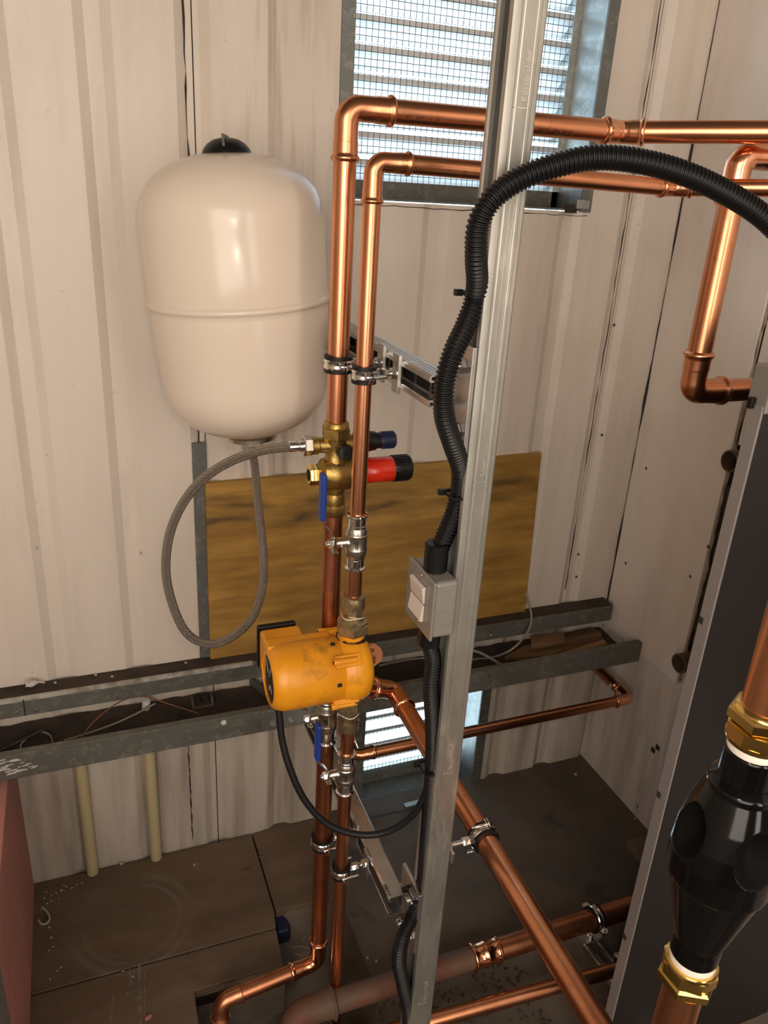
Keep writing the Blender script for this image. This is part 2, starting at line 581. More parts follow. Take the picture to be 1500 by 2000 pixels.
def thing(name, label, cat, loc, group=None):
    o = bpy.data.objects.new(name, None)
    COL.objects.link(o)
    o.empty_display_size = 0.02
    o.location = V(loc)
    LOCS[o.name] = V(loc)
    return tag(o, label, cat, group)


def structure(o):
    o['kind'] = 'structure'
    return o


def text(body, parent, material, o, ux, uy, size, name='lettering', extrude=0.0002, spread=1.0):
    cu = bpy.data.curves.new(name, 'FONT')
    cu.body = body
    cu.size = size
    cu.extrude = extrude
    cu.space_character = spread
    cu.align_x = 'LEFT'
    cu.materials.append(MATS[material])
    tmp = bpy.data.objects.new(name, cu)
    COL.objects.link(tmp)
    me = bpy.data.meshes.new_from_object(tmp.evaluated_get(bpy.context.evaluated_depsgraph_get()))
    bpy.data.objects.remove(tmp)
    bpy.data.curves.remove(cu)
    ob = bpy.data.objects.new(name, me)
    COL.objects.link(ob)
    ux, uy = V(ux).normalized(), V(uy).normalized()
    uz = ux.cross(uy)
    mm = Matrix.Identity(4)
    off = wloc(parent)
    for i in range(3):
        mm[i][0], mm[i][1], mm[i][2], mm[i][3] = ux[i], uy[i], uz[i], V(o)[i] - off[i]
    ob.matrix_local = mm
    ob.parent = parent
    return ob


# ================================================================== SETTING
YW = 1.44          # inner face of the back wall
XW = 1.22          # inner face of the right wall
PITCHX, G0 = 0.1475, 0.0665
VU = (0.4576, 0.995, 1.424, 2.10)      # upper vent, outer edges of the frame in the wall
VL = (0.545, 0.9085, -0.03, 0.345)     # lower vent


def groove_y(x):
    """depth of the pressed rib at x (the sheet is pressed outwards by 9 mm)"""
    t = (x - G0 + PITCHX / 2) % PITCHX - PITCHX / 2
    a = abs(t)
    return 0.010 if a < 0.0115 else (0.010 * (0.0275 - a) / 0.016 if a < 0.0275 else 0.0)


wall = structure(MB().box((-1.3, YW + 0.05, -0.3), (VL[0], YW + 0.06, 0.5)).add([], []).build('wall_back', 'crack_dark', loc=(0, YW, 0)))
# the sheets of the wall: each is one long pressed sheet, split at the vents
breaks = [-1.25, -0.3760, 0.214, 0.6565, 1.099, XW + 0.09]
for bi, (xa, xb) in enumerate(zip(breaks, breaks[1:])):
    xs = {xa, xb}
    k0 = int((xa - G0) / PITCHX) - 2
    for k in range(k0, k0 + 16):
        c = G0 + k * PITCHX
        for dx in (-0.0275, -0.0115, 0.0115, 0.0275):
            if xa < c + dx < xb:
                xs.add(c + dx)
    for e in VU[:2] + VL[:2]:
        if xa < e < xb:
            xs.add(e)
    xs = sorted(xs)
    w = MB()
    for a, b in zip(xs, xs[1:]):
        if b - a < 1e-5:
            continue
        mid = (a + b) / 2
        cuts = []
        if VL[0] < mid < VL[1]:
            cuts.append((VL[2], VL[3]))
        if VU[0] < mid < VU[1]:
            cuts.append((VU[2], VU[3]))
        z = -0.12
        spans = []
        for c0, c1 in cuts:
            if c0 > z:
                spans.append((z, c0))
            z = c1
        spans.append((z, 2.45))
        ya, yb = YW + groove_y(a + 1e-6), YW + groove_y(b - 1e-6)
        ga = 0.0022 if (a == xa and abs(xa - .214) < .001 or a == xa and abs(xa - 1.099) < .001) else 0.0
        for z0, z1 in spans:
            t = 0.004
            w.add([(a + ga, ya, z0), (b, yb, z0), (b, yb, z1), (a + ga, ya, z1),
                   (a + ga, ya + t, z0), (b, yb + t, z0), (b, yb + t, z1), (a + ga, ya + t, z1)],
                  [(0, 3, 2, 1), (4, 5, 6, 7), (0, 1, 5, 4), (3, 7, 6, 2), (0, 4, 7, 3), (1, 2, 6, 5)])
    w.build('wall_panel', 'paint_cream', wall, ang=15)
# dark backing strips behind the two open sheet joints
MB().box((0.207, YW + 0.016, -0.1), (0.222, YW + 0.018, 2.45)).box((1.09, YW + 0.016, -0.1), (1.108, YW + 0.018, 2.45)) \
    .build('joint_backing', 'crack_dark', wall)
# dark ragged line along the joint above the vessel and the right joint
for xj, zs, wd in ((0.2025, (0.95, 2.4), 0.0013), (1.0865, (0.55, 2.4), 0.0009)):
    pth = [V((xj + random.uniform(-.0012, .0012), YW + 0.0085 if xj < 1 else YW + 0.001, zs[0] + (zs[1] - zs[0]) * i / 60)) for i in range(61)]
    MB().tube(pth, [wd * random.uniform(0.1, 1.6) for _ in pth], 6).build('joint_line', 'crack_dark', wall)
# bright galvanised cover strip in the groove beside the plywood
MB().box((0.188, YW - 0.002, 0.51), (0.214, YW + 0.004, 0.985)).build('joint_strip', 'galvanised_mid', wall, bevel=0.001)
# thin cut line that was scored below the vent
pth = [V((0.47 + i * 0.02, YW - 0.0005, 1.417 + random.uniform(-.0015, .0015))) for i in range(27)]
MB().tube(pth, [random.uniform(.0004, .0011) for _ in pth], 5).build('cut_line', 'crack_dark', wall)
# old screw marks in the right of the wall
for (u, v) in ((1130, 1083), (1126, 1127), (1200, 635), (1176, 850)):
    p = at(u, v, 'y', YW)
    MB().lathe(p + Y * .001, -Y, [(0.0035, 0), (0.0032, .001), (0.0012, .0016)], 8).build('screw_mark', 'rust', wall)

# right wall: an upper lining sheet standing proud of the lower one, a torn joint, the next sheets
wr = structure(MB().box((XW + 0.085, -1.7, -0.6), (XW + 0.10, YW + 0.06, 2.5)).build('wall_right', 'foam_edge', loc=(XW, 0, 0)))
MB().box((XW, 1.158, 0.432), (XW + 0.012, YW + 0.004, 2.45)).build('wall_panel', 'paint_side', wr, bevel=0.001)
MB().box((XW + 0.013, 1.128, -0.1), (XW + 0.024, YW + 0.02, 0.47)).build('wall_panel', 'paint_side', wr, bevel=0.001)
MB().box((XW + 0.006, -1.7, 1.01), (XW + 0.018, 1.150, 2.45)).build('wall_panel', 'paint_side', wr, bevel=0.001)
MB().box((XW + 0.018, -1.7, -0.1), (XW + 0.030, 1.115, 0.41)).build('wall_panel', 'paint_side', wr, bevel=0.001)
MB().box((XW + 0.05, -1.7, 0.38), (XW + 0.06, 1.16, 1.03)).build('cavity_lining', 'cavity', wr)
# torn insulation along the joints
for (ya, za, zb, xx) in ((1.154, 0.44, 2.4, XW + 0.006), (1.122, -0.08, 0.43, XW + 0.020)):
    pth = [V((xx + random.uniform(-.003, .003), ya + random.uniform(-.003, .003), za + (zb - za) * i / 70)) for i in range(71)]
    MB().tube(pth, [random.uniform(.0008, .0030) for _ in pth], 7).build('torn_seal', 'foam_edge', wr)
# dark gap in the corner between the back wall and the lining
pth = [V((XW - 0.0005 + random.uniform(-.0005, .0005), YW - 0.002, 0.5 + 1.9 * i / 160)) for i in range(161)]
MB().tube(pth, [.0007 + .0022 * max(0.0, .35 + math.sin(i * .17) * .6 + .4 * math.sin(i * .43 + 1)) for i in range(len(pth))], 7).build('corner_crack', 'crack_dark', wr)
for (u, v) in ((1383, 1068), (1348, 1126), (1222, 1100), (1255, 760), (1262, 915), (1245, 1575)):
    p = at(u, v, 'x', XW if v < 1300 else XW + 0.013)
    MB().lathe(p + X * .001, -X, [(0.0045, 0), (0.004, .0012), (0.0015, .002)], 8).build('nail_hole', 'rust', wr)
for (u, v) in ((1276, 1465), (1285, 1460)):
    p = at(u, v, 'x', XW + 0.013)
    MB().obox(p, X, Y, Z, .002, .006, .006).build('nail_hole', 'crack_dark', wr)

# left wall, ceiling and the wall with the doorway behind the photographer
structure(MB().box((-1.3, -1.7, -0.6), (-1.25, YW + 0.02, 2.5)).build('wall_left', 'paint_cream', loc=(-1.25, 0, 0)))
structure(MB().box((-1.3, -1.75, 2.45), (XW + 0.1, YW + 0.06, 2.5)).build('ceiling', 'room_dim', loc=(0, 0, 2.45)))
structure(MB().box((-1.3, -1.75, -0.6), (XW + 0.1, -1.7, 2.5)).build('wall_front', 'room_dim', loc=(0, -1.7, 0)))


# floor: dirty slab, falling to loose soil in front and to a pit under the boards' edge
def smooth(a, b, t):
    t = max(0.0, min(1.0, (t - a) / (b - a)))
    return t * t * (3 - 2 * t)


def ground(x, y):
    z = -0.002
    z -= 0.055 * (1 - smooth(0.82, 1.06, y)) * smooth(0.1, 0.5, x)
    z -= 0.34 * (1 - smooth(0.27, 0.33, x)) * (1 - smooth(1.02, 1.12, y))
    z -= 0.15 * smooth(0.26, 0.30, x) * (1 - smooth(0.40, 0.44, x)) * smooth(0.9, 1.0, y) * (1 - smooth(1.10, 1.22, y))
    if x < 0.3:
        z -= 0.03
    z -= 0.32 * smooth(0.74, 0.785, x) * (1 - smooth(0.68, 0.722, y))
    return z


fl = MB()
nx, ny = 110, 110
rr = random.Random(3)
for j in range(ny + 1):
    for i in range(nx + 1):
        x = -1.3 + 2.62 * i / nx
        y = -1.7 + 3.16 * j / ny
        fl.v.append(V((x, y, ground(x, y) + rr.uniform(-.002, .002) * (1 if y < 1.0 else .15))))
for j in range(ny):
    for i in range(nx):
        k = j * (nx + 1) + i
        fl.f.append((k, k + 1, k + nx + 2, k + nx + 1))
floor = structure(fl.build('floor', 'floor_dark', loc=(0, 0, 0), ang=60))
# boards laid on the left: two long sheets and one behind
def slab(poly, z0, z1, name, material, parent, bevel=0.0015):
    mb = MB()
    mb.extrude([(p[0], p[1]) for p in poly], (0, 0, z0), X, Y, Z, z1 - z0)
    return mb.build(name, material, parent, bevel=bevel)
slab([(-1.2, 1.171), (0.2860, 1.1655), (0.292, 1.205), (0.2905, 1.4330), (-1.2, 1.4385)], -0.022, 0.0, 'floor_board', 'floor_ply', floor)
slab([(-1.2, 1.1675), (0.2855, 1.162), (0.280, 1.079), (0.1045, 1.0785), (0.098, 0.90), (0.095, 0.55), (-1.2, 0.55)], -0.022, -0.001, 'floor_board', 'floor_ply', floor)
slab([(0.2955, 1.205), (0.413, 1.200), (0.452, 1.39), (0.452, 1.435), (0.2945, 1.435)], -0.024, -0.001, 'floor_board', 'floor_ply', floor)
rr = random.Random(4)
for (u0, v0, u1, v1, wd) in ((272, 1872, 274, 2040, .0042), (252, 1878, 256, 1925, .0022), (222, 1940, 212, 2040, .0022), (283, 1890, 282, 1990, .0018)):
    a_, b_ = at(u0, v0, 'z', 0), at(u1, v1, 'z', 0)
    mb = MB()
    n = 14
    L_, R_ = [], []
    for k in range(n + 1):
        p = a_.lerp(b_, k / n)
        w2 = wd * rr.uniform(.45, 1.1) * (0.4 if k in (0, n) else 1)
        L_.append(V((p.x - w2, p.y, -.0009)))
        R_.append(V((p.x + w2, p.y, -.0009)))
    top = [q + Z * .0003 for q in L_ + R_]
    mb.add(L_ + R_ + top, [(k, k + 1, n + 2 + k, n + 1 + k) for k in range(n)] + [(2 * n + 2 + k, 3 * n + 3 + k, 3 * n + 4 + k, 2 * n + 3 + k) for k in range(n)])
    mb.build('paint_run', 'paint_run', floor)
MB().box((0.1050, 1.0778, -0.0215), (0.2802, 1.0792, -0.0030)).build('board_edge', 'floor_ply_edge', floor)
# joists below the edge of the boards
MB().box((-0.3, 1.05, -0.10), (0.276, 1.060, -0.024)).build('floor_joist', 'floor_dark', floor)
# small upstand on the floor at the end of the right wall lining
p = at(1262, 1640, 'z', 0.0)
MB().box((XW - 0.075, 0.93, -0.004), (XW + 0.012, 1.125, 0.016)).build('floor_kerb', 'floor_ply', floor, bevel=0.002)


# ================================================================== VENTS
def vent(label, x0, x1, z0, z1, fl_, depth, pitch, tilt, bdepth, wire, sill=False):
    """galvanised frame let through the wall, welded wire mesh, and louvre blades outside it"""
    t = thing('louvre_vent', label, 'vent', ((x0 + x1) / 2, YW, z0), 'louvre vents in the back wall')
    a, b, c, d = x0 + fl_, x1 - fl_, z0 + fl_ * .2, z1 - fl_
    yf, yb = YW - 0.004, YW + depth
    for (p, q) in (((x0, yf, z0), (a, yf + .005, z1)), ((b, yf, z0), (x1, yf + .005, z1)),
                   ((a, yf, d), (b, yf + .005, z1))):
        MB().box(p, q).build('frame_flange', 'galvanised_mid' if not sill else 'galvanised_dirty', t, bevel=0.0008)
    tk = 0.003
    MB().box((a - tk, yf + .005, z0), (a, yb, z1)).build('reveal', 'galvanised', t)
    MB().box((b, yf + .005, z0), (b + tk, yb + .05, z1)).build('reveal', 'galvanised', t)
    MB().box((a, yf + .005, d), (b, yb, d + tk)).build('reveal', 'galvanised', t)
    MB().box((a, yf + .005, c - tk), (b, yb + .05, c)).build('reveal', 'galvanised_dirty', t)
    # folded lips that hold the mesh
    MB().box((a, yb - .012, c), (b, yb - .009, c + .030)).build('mesh_lip', 'galvanised_dirty', t)
    MB().box((b - .014, yb - .012, c), (b, yb - .009, d)).build('mesh_lip', 'galvanised' if not sill else 'galvanised_dirty', t)
    mb = MB()
    r = .0006
    n = int((b - a) / wire)
    for i in range(n + 1):
        x = a + wire * (i + .4)
        if x < b:
            mb.tube([(x, yb - .006, c), (x, yb - .006, d)], r, 4, cap=False)
    for i in range(int((d - c) / wire) + 1):
        z = c + wire * (i + .5)
        if z < d:
            mb.tube([(a, yb - .0072, z), (b, yb - .0072, z)], r, 4, cap=False)
    mb.build('wire_mesh', 'cable_dark', t)['kind'] = 'stuff'
    bm_ = None
    z = c + pitch * .2
    ct, st = math.cos(tilt), math.sin(tilt)
    while z < d + pitch * .6:
        if bm_ is None:
            L = bdepth
            y0 = yb + .012
            prof = [(0, .010), (0, 0), (L * ct, -L * st), (L * ct, -L * st - .007), (L * ct + .0016, -L * st - .007),
                    (L * ct + .0016, -L * st + .0016), (.0016, .0016), (.0016, .010)]
            bm_ = MB().extrude(prof, (a, y0, z), Y, Z, X, b - a).build('louvre_blade', 'blade_white', t)
            zb = z
        else:
            o = bm_.copy()
            COL.objects.link(o)
            o.parent = t
            o.location = (0, 0, z - zb)
        z += pitch
    # outer casing of the louvre
    MB().box((a - .02, yb + .008, c - .02), (a - .003, yb + .075, d + .03)).build('louvre_casing', 'galvanised', t)
    MB().box((b + .003, yb + .008, c - .02), (b + .02, yb + .075, d + .03)).build('louvre_casing', 'galvanised', t)
    return t


v1 = vent('large galvanised louvre vent with wire mesh behind the top copper pipes', *VU, 0.0243, 0.10, 0.0475, math.radians(36), 0.036, 0.0119)
v2 = vent('small bright louvre vent at floor level beneath the rails', *VL, 0.026, 0.115, 0.044, math.radians(36), 0.032, 0.0105, True)
# dark hole and loose foam at the lower right corner of the upper vent
MB().box((0.935, YW - .004, 1.4215), (0.962, YW - .001, 1.437)).build('corner_gap', 'crack_dark', v1)
MB().box((0.955, YW - .012, 1.430), (0.985, YW - .003, 1.447)).build('corner_tab', 'galvanised', v1, bevel=.001)

# ================================================================== RAILS
RZ0, RZ1, RY = 0.4686, 0.510, 1.3945
t = thing('wall_rail', 'dusty galvanised box rail against the back wall under the plywood', 'rail', (0, YW, RZ0))
MB().box((-1.2, RY, RZ0), (1.2045, YW - .0005, RZ1)).build('channel', 'galvanised_dirty', t, bevel=.0015)
MB().box((-1.2, RY + .004, RZ1), (1.2035, YW - .001, RZ1 + .0012)).build('dust', 'dirt', t)['kind'] = 'stuff'
MB().box((-1.2, RY - .0008, RZ1 - .007), (0.29, RY + .005, RZ1 + .0016)).build('worn_edge', 'galvanised_edge', t)
MB().box((-0.154, RY - .001, RZ0 + .001), (-0.1515, RY, RZ1 - .003)).build('joint', 'crack_dark', t)
for u, v in ((32, 1391), (70, 1386)):
    p = at(u, v, 'y', RY)
    MB().lathe(p + Y * .0005, -Y, [(.005, 0), (.005, .002), (.003, .003)], 12).build('rivet', 'galvanised_dirty', t)
FY, FZ0, FZ1 = 1.285, 0.413, 0.4655
t = thing('tray_rail', 'grey galvanised channel rail standing in front of the wall rail', 'rail', (0, FY, FZ0))
prof = [(0, 0), (.046, 0), (.046, .003), (.003, .003), (.003, .0500), (.014, .0500), (.014, .0445), (.0165, .0445), (.0165, .0525), (0, .0525)]
MB().extrude([(a, b) for a, b in prof], (-1.2, FY, FZ0), Y, Z, X, 2.418).build('channel', 'galvanised_dirty', t, bevel=.0008)
MB().box((-1.2, FY + .0035, FZ0 - .001), (1.215, YW - .001, FZ0 + .002)).build('tray_floor', 'galvanised_dirty', t)
# dust lying in the tray
d_ = MB()
rr = random.Random(5)
nx = 150
for j in range(9):
    for i in range(nx + 1):
        d_.v.append(V((-1.2 + 2.41 * i / nx, FY + .005 + .148 * j / 8, FZ0 + .004 + rr.uniform(0, .005) + .004 * (j in (0, 8)))))
for j in range(8):
    for i in range(nx):
        k = j * (nx + 1) + i
        d_.f.append((k, k + 1, k + nx + 2, k + nx + 1))
d_.build('dust', 'dirt', t)['kind'] = 'stuff'
# fixing plate on the front rail, with two washered bolts; loose ring screw
pl = [at(u, v, 'y', FY - .001) for u, v in ((510, 1398), (590, 1432))]
t2 = MB().box((pl[0].x, FY - .004, FZ0 + .003), (0.395, FY - .0002, FZ1 - .001)).build('fixing_plate', 'galvanised', t, bevel=.0008)
for u, v in ((535, 1416), (569, 1408)):
    p = at(u, v, 'y', FY - .004)
    MB().lathe(p, -Y, [(.0095, 0), (.0095, .0015), (.006, .0015), (.0055, .004), (.002, .005)], 20).build('bolt', 'galvanised', t2)
p = at(437, 1411, 'y', FY)
MB().lathe(p, -Y, [(.0022, 0.0), (.0022, .0016), (.0050, .0016), (.0056, .001), (.0056, 0)], 20, cap=False).lathe(p, -Y, [(.0023, 0), (.0023, .0003)], 12).build('eyelet', 'scuff_white', t)
sc = MB()
rr = random.Random(8)
for k in range(26):
    sc.obox(at(rr.uniform(2, 72), 1500 + rr.uniform(-20, 14), 'y', FY - .0002), X, Y, Z, rr.uniform(.003, .012), .0004, rr.uniform(.0004, .0011))
sc.build('scuff', 'scuff_white', t)
for u, v in ((952, 1312), (1119, 1290), (1122, 1300), (955, 1320)):
    p = at(u, v, 'y', FY)
    MB().lathe(p, -Y, [(.0022, 0), (.002, .0006)], 8).build('hole_mark', 'crack_dark', t)

# things lying in the tray
tz = FZ0 + .008


def on_tray(u, v, dz=0.0):
    return at(u, v, 'z', tz + dz)


def cable(name, pts, r, material, label, cat='cable', n=10, group=None):
    o = MB().tube(spline(pts, 8), r, n).build(name, material)
    return tag(o, label, cat, group)


cable('wire', [on_tray(160, 1441), on_tray(172, 1422, .01), on_tray(205, 1390, .03), on_tray(245, 1366, .035),
               on_tray(285, 1361, .035), on_tray(330, 1375, .02), on_tray(390, 1394, .004)], .0013, 'wire_orange',
      'thin orange wire arching over the dusty tray on the left', 'wire')
cable('cable', [on_tray(125, 1446), on_tray(160, 1436), on_tray(220, 1415, .004), on_tray(270, 1392, .012), on_tray(303, 1374, .018)], .0022,
      'cable_grey', 'short grey cable lying along the tray under the orange wire')
cable('cable', [on_tray(-40, 1485), on_tray(0, 1466, .004), on_tray(40, 1447, .008), on_tray(85, 1425, .012)], .0032, 'cable_dark',
      'dark cable at the left end of the tray')
cable('wire', [on_tray(40, 1468, .002), on_tray(44, 1450, .006), on_tray(75, 1430, .01), on_tray(97, 1435, .004), on_tray(103, 1450, .003)], .0017, 'cable_grey',
      'thin looped wire at the left end of the tray', 'wire')
p = on_tray(285, 1383)
o = MB().lathe(p, V((0.1, -.15, 1)), [(.0085, 0), (.0085, .020), (.0075, .022), (.003, .0225)], 18).build('plastic_plug', 'scuff_white')
tag(o, 'small white plastic plug standing in the dusty tray', 'plug')
t = thing('bracket', 'small dark metal bracket with rollers lying in the tray', 'bracket', on_tray(395, 1374))
p = on_tray(395, 1376)
MB().obox(p + Z * .002, X, Y, Z, .022, .012, .002).build('base', 'rust', t, bevel=.0005)
for dx in (-.02, .02):
    MB().obox(p + X * dx + Z * .010, X, Y, Z, .0018, .010, .010).build('side_lug', 'galvanised_dirty', t)
for dx in (-.009, .008):
    MB().lathe(p + X * dx + V((0, -.010, .010)), Y, [(.007, 0), (.007, .018)], 14).build('roller', 'cable_dark', t)
p = on_tray(505, 1350)
o = MB().obox(p + Z * .012, (V((.35, -.9, 0))).normalized(), (V((.9, .35, 0))).normalized(), Z, .03, .004, .009).build('angle_offcut', 'galvanised_dirty', bevel=.0008)
tag(o, 'dark steel offcut lying in the tray just left of the yellow pump', 'offcut')

# wood offcuts at the right end


def plank(label, pts, h, material, name='wood_offcut'):
    mb = MB()
    n = len(pts)
    mb.add([V((p.x, p.y, p.z)) for p in pts] + [V((p.x, p.y, p.z + h)) for p in pts],
           [tuple(reversed(range(n))), tuple(range(n, 2 * n))] + [(k, (k + 1) % n, n + (k + 1) % n, n + k) for k in range(n)])
    return tag(mb.build(name, material, bevel=.0012), label, 'wood')


plank('short square wood block lying on top of the other offcuts', [on_tray(u, v, .0205) for u, v in ((1036, 1269), (1104, 1259), (1099, 1243), (1036, 1250))], .013, 'offcut_wood')
plank('long jagged wood offcut lying across the right end of the tray', [on_tray(u, v) for u, v in ((985, 1290), (1065, 1289), (1175, 1254), (1172, 1241), (1152, 1232), (1095, 1246), (1020, 1270))], .012, 'offcut_wood')
plank('pale plank offcut lying against the front lip of the tray', [on_tray(u, v, -.003) for u, v in ((1060, 1287), (1140, 1276), (1185, 1263), (1176, 1253), (1120, 1268))], .010, 'offcut_pale')
# grey cable hanging round the plywood's corner into the tray
A = [at(1021, 1146, 'y', YW - .004), at(1030, 1170, 'y', YW - .02), at(1038, 1205, 'y', 1.385), at(1030, 1235, 'y', 1.37), at(1000, 1268, 'y', 1.35)]
cable('cable', A + [on_tray(960, 1284, .003), on_tray(910, 1288, .002), on_tray(860, 1284, .004), on_tray(800, 1288, .003), on_tray(740, 1300, .002)], .0027, 'cable_grey',
      'grey cable dropping from the corner of the plywood into the tray')
cable('cable', [on_tray(880, 1268, .03), on_tray(925, 1271, .028), on_tray(955, 1284, .014), on_tray(985, 1303, .004)], .0036, 'cable_grey',
      'short thick grey cable behind the galvanised post')
# twist of white wire on the wall rail
p = at(62, 1340, 'z', RZ1 + .004)
t_ = [p + V((.011 * math.cos(a * 2.1) * (1 - a / 30), .006 * math.sin(a * 2.1), .003 + .0006 * a + .003 * math.sin(a * 3.3))) for a in [i * .25 for i in range(56)]]
t_ += [p + V((.014, .001, .006)), p + V((.024, .000, .003))]
tag(MB().tube(t_, .0012, 6).build('wire_twist', 'scuff_white'), 'twist of white wire lying on the wall rail at far left', 'wire')
rr = random.Random(11)
for (u, v, w) in ((187, 1319, 'third crumb from the left'), (219, 1322, 'fourth crumb from the left'), (363, 1295, 'lone crumb left of the hose loop'), (108, 1334, 'crumb just right of the white wire twist'), (958, 1241, 'lone crumb right of the post')):
    p = at(u, v, 'z', RZ1 + .001)
    o = MB().obox(p + Z * .0012, X, Y, Z, .0025, .002, .0012).build('plaster_crumb', 'paint_chip', bevel=.0005)
    tag(o, w + ' on the dusty wall rail', 'crumb', 'crumbs on the wall rail')

# plywood sheet standing on the wall rail, and the pipes on the wall below
q = [at(u, v, 'y', YW - .013) for u, v in ((402, 945), (1053, 886))]
zt0, zt1 = q[0].z, q[1].z
mb = MB()
x0, x1 = 0.2075, 0.953
pr = [(x0, RZ1 + .001), (0.969, RZ1 + .001), (x1, zt1), (x0 + .0015, zt0)]
mb.extrude(pr, (0, YW - .0125, 0), X, Z, Y, .0115)
tag(mb.build('plywood_sheet', 'plywood', loc=((x0 + x1) / 2, YW - .007, RZ1 + .001), bevel=.0008), 'stained yellow-brown plywood sheet standing on the wall rail behind the pump', 'plywood')
for lab, ua, va, ub, vb in (('fatter cream conduit pipe on the wall below the rails, nearer the pink board', 165, 1510, 176, 1690),
                            ('thinner cream conduit pipe on the wall below the rails, right of the fatter one', 293, 1480, 305, 1668)):
    r = .0125 if 'fatter' in lab else .0095
    a_, b_ = at(ua, va, 'y', YW - r), at(ub, vb, 'y', YW - r)
    xm = (a_.x + b_.x) / 2
    tag(MB().tube([(xm - .001, YW - r - .0005, .002), (xm, YW - r - .0005, FZ0 - .0015)], r, 20).build('conduit_pipe', 'pvc_cream'), lab, 'pipe')
# dark drip line on the wall below the rails
pth = [V((0.1545 + random.uniform(-.0007, .0007), YW - .0003, .02 + .40 * i / 40)) for i in range(41)]
MB().tube(pth, [random.uniform(.0006, .0019) for _ in pth], 6).build('sheet_joint', 'crack_dark', wall)

# pink board on edge at the left, and the grey metal edge in front of it
t = MB().box((-0.34, 0.83, 0.003), (-0.1868, 1.425, 0.400)).build('pink_board', 'pink_board', bevel=.002)
tag(t, 'dull pink boxed-in panel at the left edge under the rails', 'panel')
g0 = at(0, 1880, 'y', 0.80)
t = MB().box((g0.x - .30, .55, 0.003), (g0.x, .80, .60)).build('metal_casing', 'galvanised', bevel=.003)
tag(t, 'grey metal casing corner at the bottom left edge', 'casing')

# ================================================================== STRUT FRAME
PX0, PX1, PY0, PY1 = 0.4385, 0.4795, 0.8155, 0.8565
post = thing('strut_post', 'tall galvanised strut channel post in the middle with its slot facing left', 'post', (0.459, 0.836, -0.06))
# section: open side faces -X; the flank facing the camera carries two rolled beads
w_, l_ = 0.0025, 0.0095
sec = [(PX0 + .004, PY0), (PX0 + .010, PY0), (PX0 + .0112, PY0 + .0007), (PX0 + .0135, PY0 + .0007), (PX0 + .0147, PY0),
       (PX1 - .0125, PY0), (PX1 - .0115, PY0 - .0007), (PX1 - .0085, PY0 - .0007), (PX1 - .0075, PY0),
       (PX1 - .003, PY0), (PX1 - .001, PY0 + .001), (PX1, PY0 + .003), (PX1, PY1 - .003), (PX1 - .003, PY1), (PX0 + .004, PY1), (PX0 + .001, PY1 - .001), (PX0, PY1 - .004),
       (PX0, PY1 - l_ + .002), (PX0 + .002, PY1 - l_), (PX0 + .0075, PY1 - l_), (PX0 + .0075, PY1 - l_ + w_), (PX0 + w_, PY1 - l_ + w_ + .001), (PX0 + .004, PY1 - w_), (PX1 - w_, PY1 - w_),
       (PX1 - w_, PY0 + w_), (PX0 + .004, PY0 + w_), (PX0 + w_, PY0 + l_ - w_ - .001), (PX0 + .0075, PY0 + l_ - w_), (PX0 + .0075, PY0 + l_), (PX0 + .002, PY0 + l_), (PX0, PY0 + l_ - .002), (PX0, PY0 + .004), (PX0 + .001, PY0 + .001)]
MB().extrude(sec, (0, 0, -.06), X, Y, Z, 2.50).build('channel', 'zinc_post', post, ang=20)
# slots in the channel's back, drawn oversize in near-black as its inner shade
for z in [0.05 + .1 * i for i in range(20)]:
    MB().obox(((PX1 - w_ - .0004), (PY0 + PY1) / 2, z), X, Y, Z, .0004, .0150, .043).build('slot', 'dark_bore', post)
# raised maker's marks and drawn lines down the camera side
for z in (1.545, 1.125, 0.665, 0.165, -.10):
    if z > 0:
        text('Rosserafrod', post, 'zinc_scratch', (PX0 + .0265, PY0 - .00035, z - .005), Z, -X, .0095, extrude=.0004)
        MB().box((PX0 + .0115, PY0 - .0006, z - .0115), (PX0 + .0285, PY0 + .0002, z - .0103)).build('rolled_mark', 'zinc_scratch', post)
for i, (z0, z1) in enumerate(((1.165, 1.205), (1.02, 1.09), (0.74, 0.99), (0.23, 0.60), (1.26, 1.48))):
    for dx in (.0205, .0262):
        MB().box((PX0 + dx, PY0 - .0004, z0), (PX0 + dx + .0006, PY0 + .0002, z1 - .01 * i)).build('rolled_line', 'zinc_scratch', post)


def strut_section(w, h, t=.0025, lip=.0095):
    """channel: back at 0, mouth at h (second coordinate)"""
    g = w / 2
    return [(-g, .003), (-g + .003, 0), (g - .003, 0), (g, .003), (g, h - .003), (g - .003, h), (g - lip + .001, h), (g - lip, h - .001), (g - lip, h - .0075), (g - lip + t, h - .0075),
            (g - lip + t, h - t), (g - t, h - t), (g - t, t), (-g + t, t), (-g + t, h - t), (-g + lip - t, h - t), (-g + lip - t, h - .0075), (-g + lip, h - .0075), (-g + lip, h - .001), (-g + lip - .001, h),
            (-g + .003, h), (-g, h - .003)]


AX0, AX1 = 0.400, 0.4305


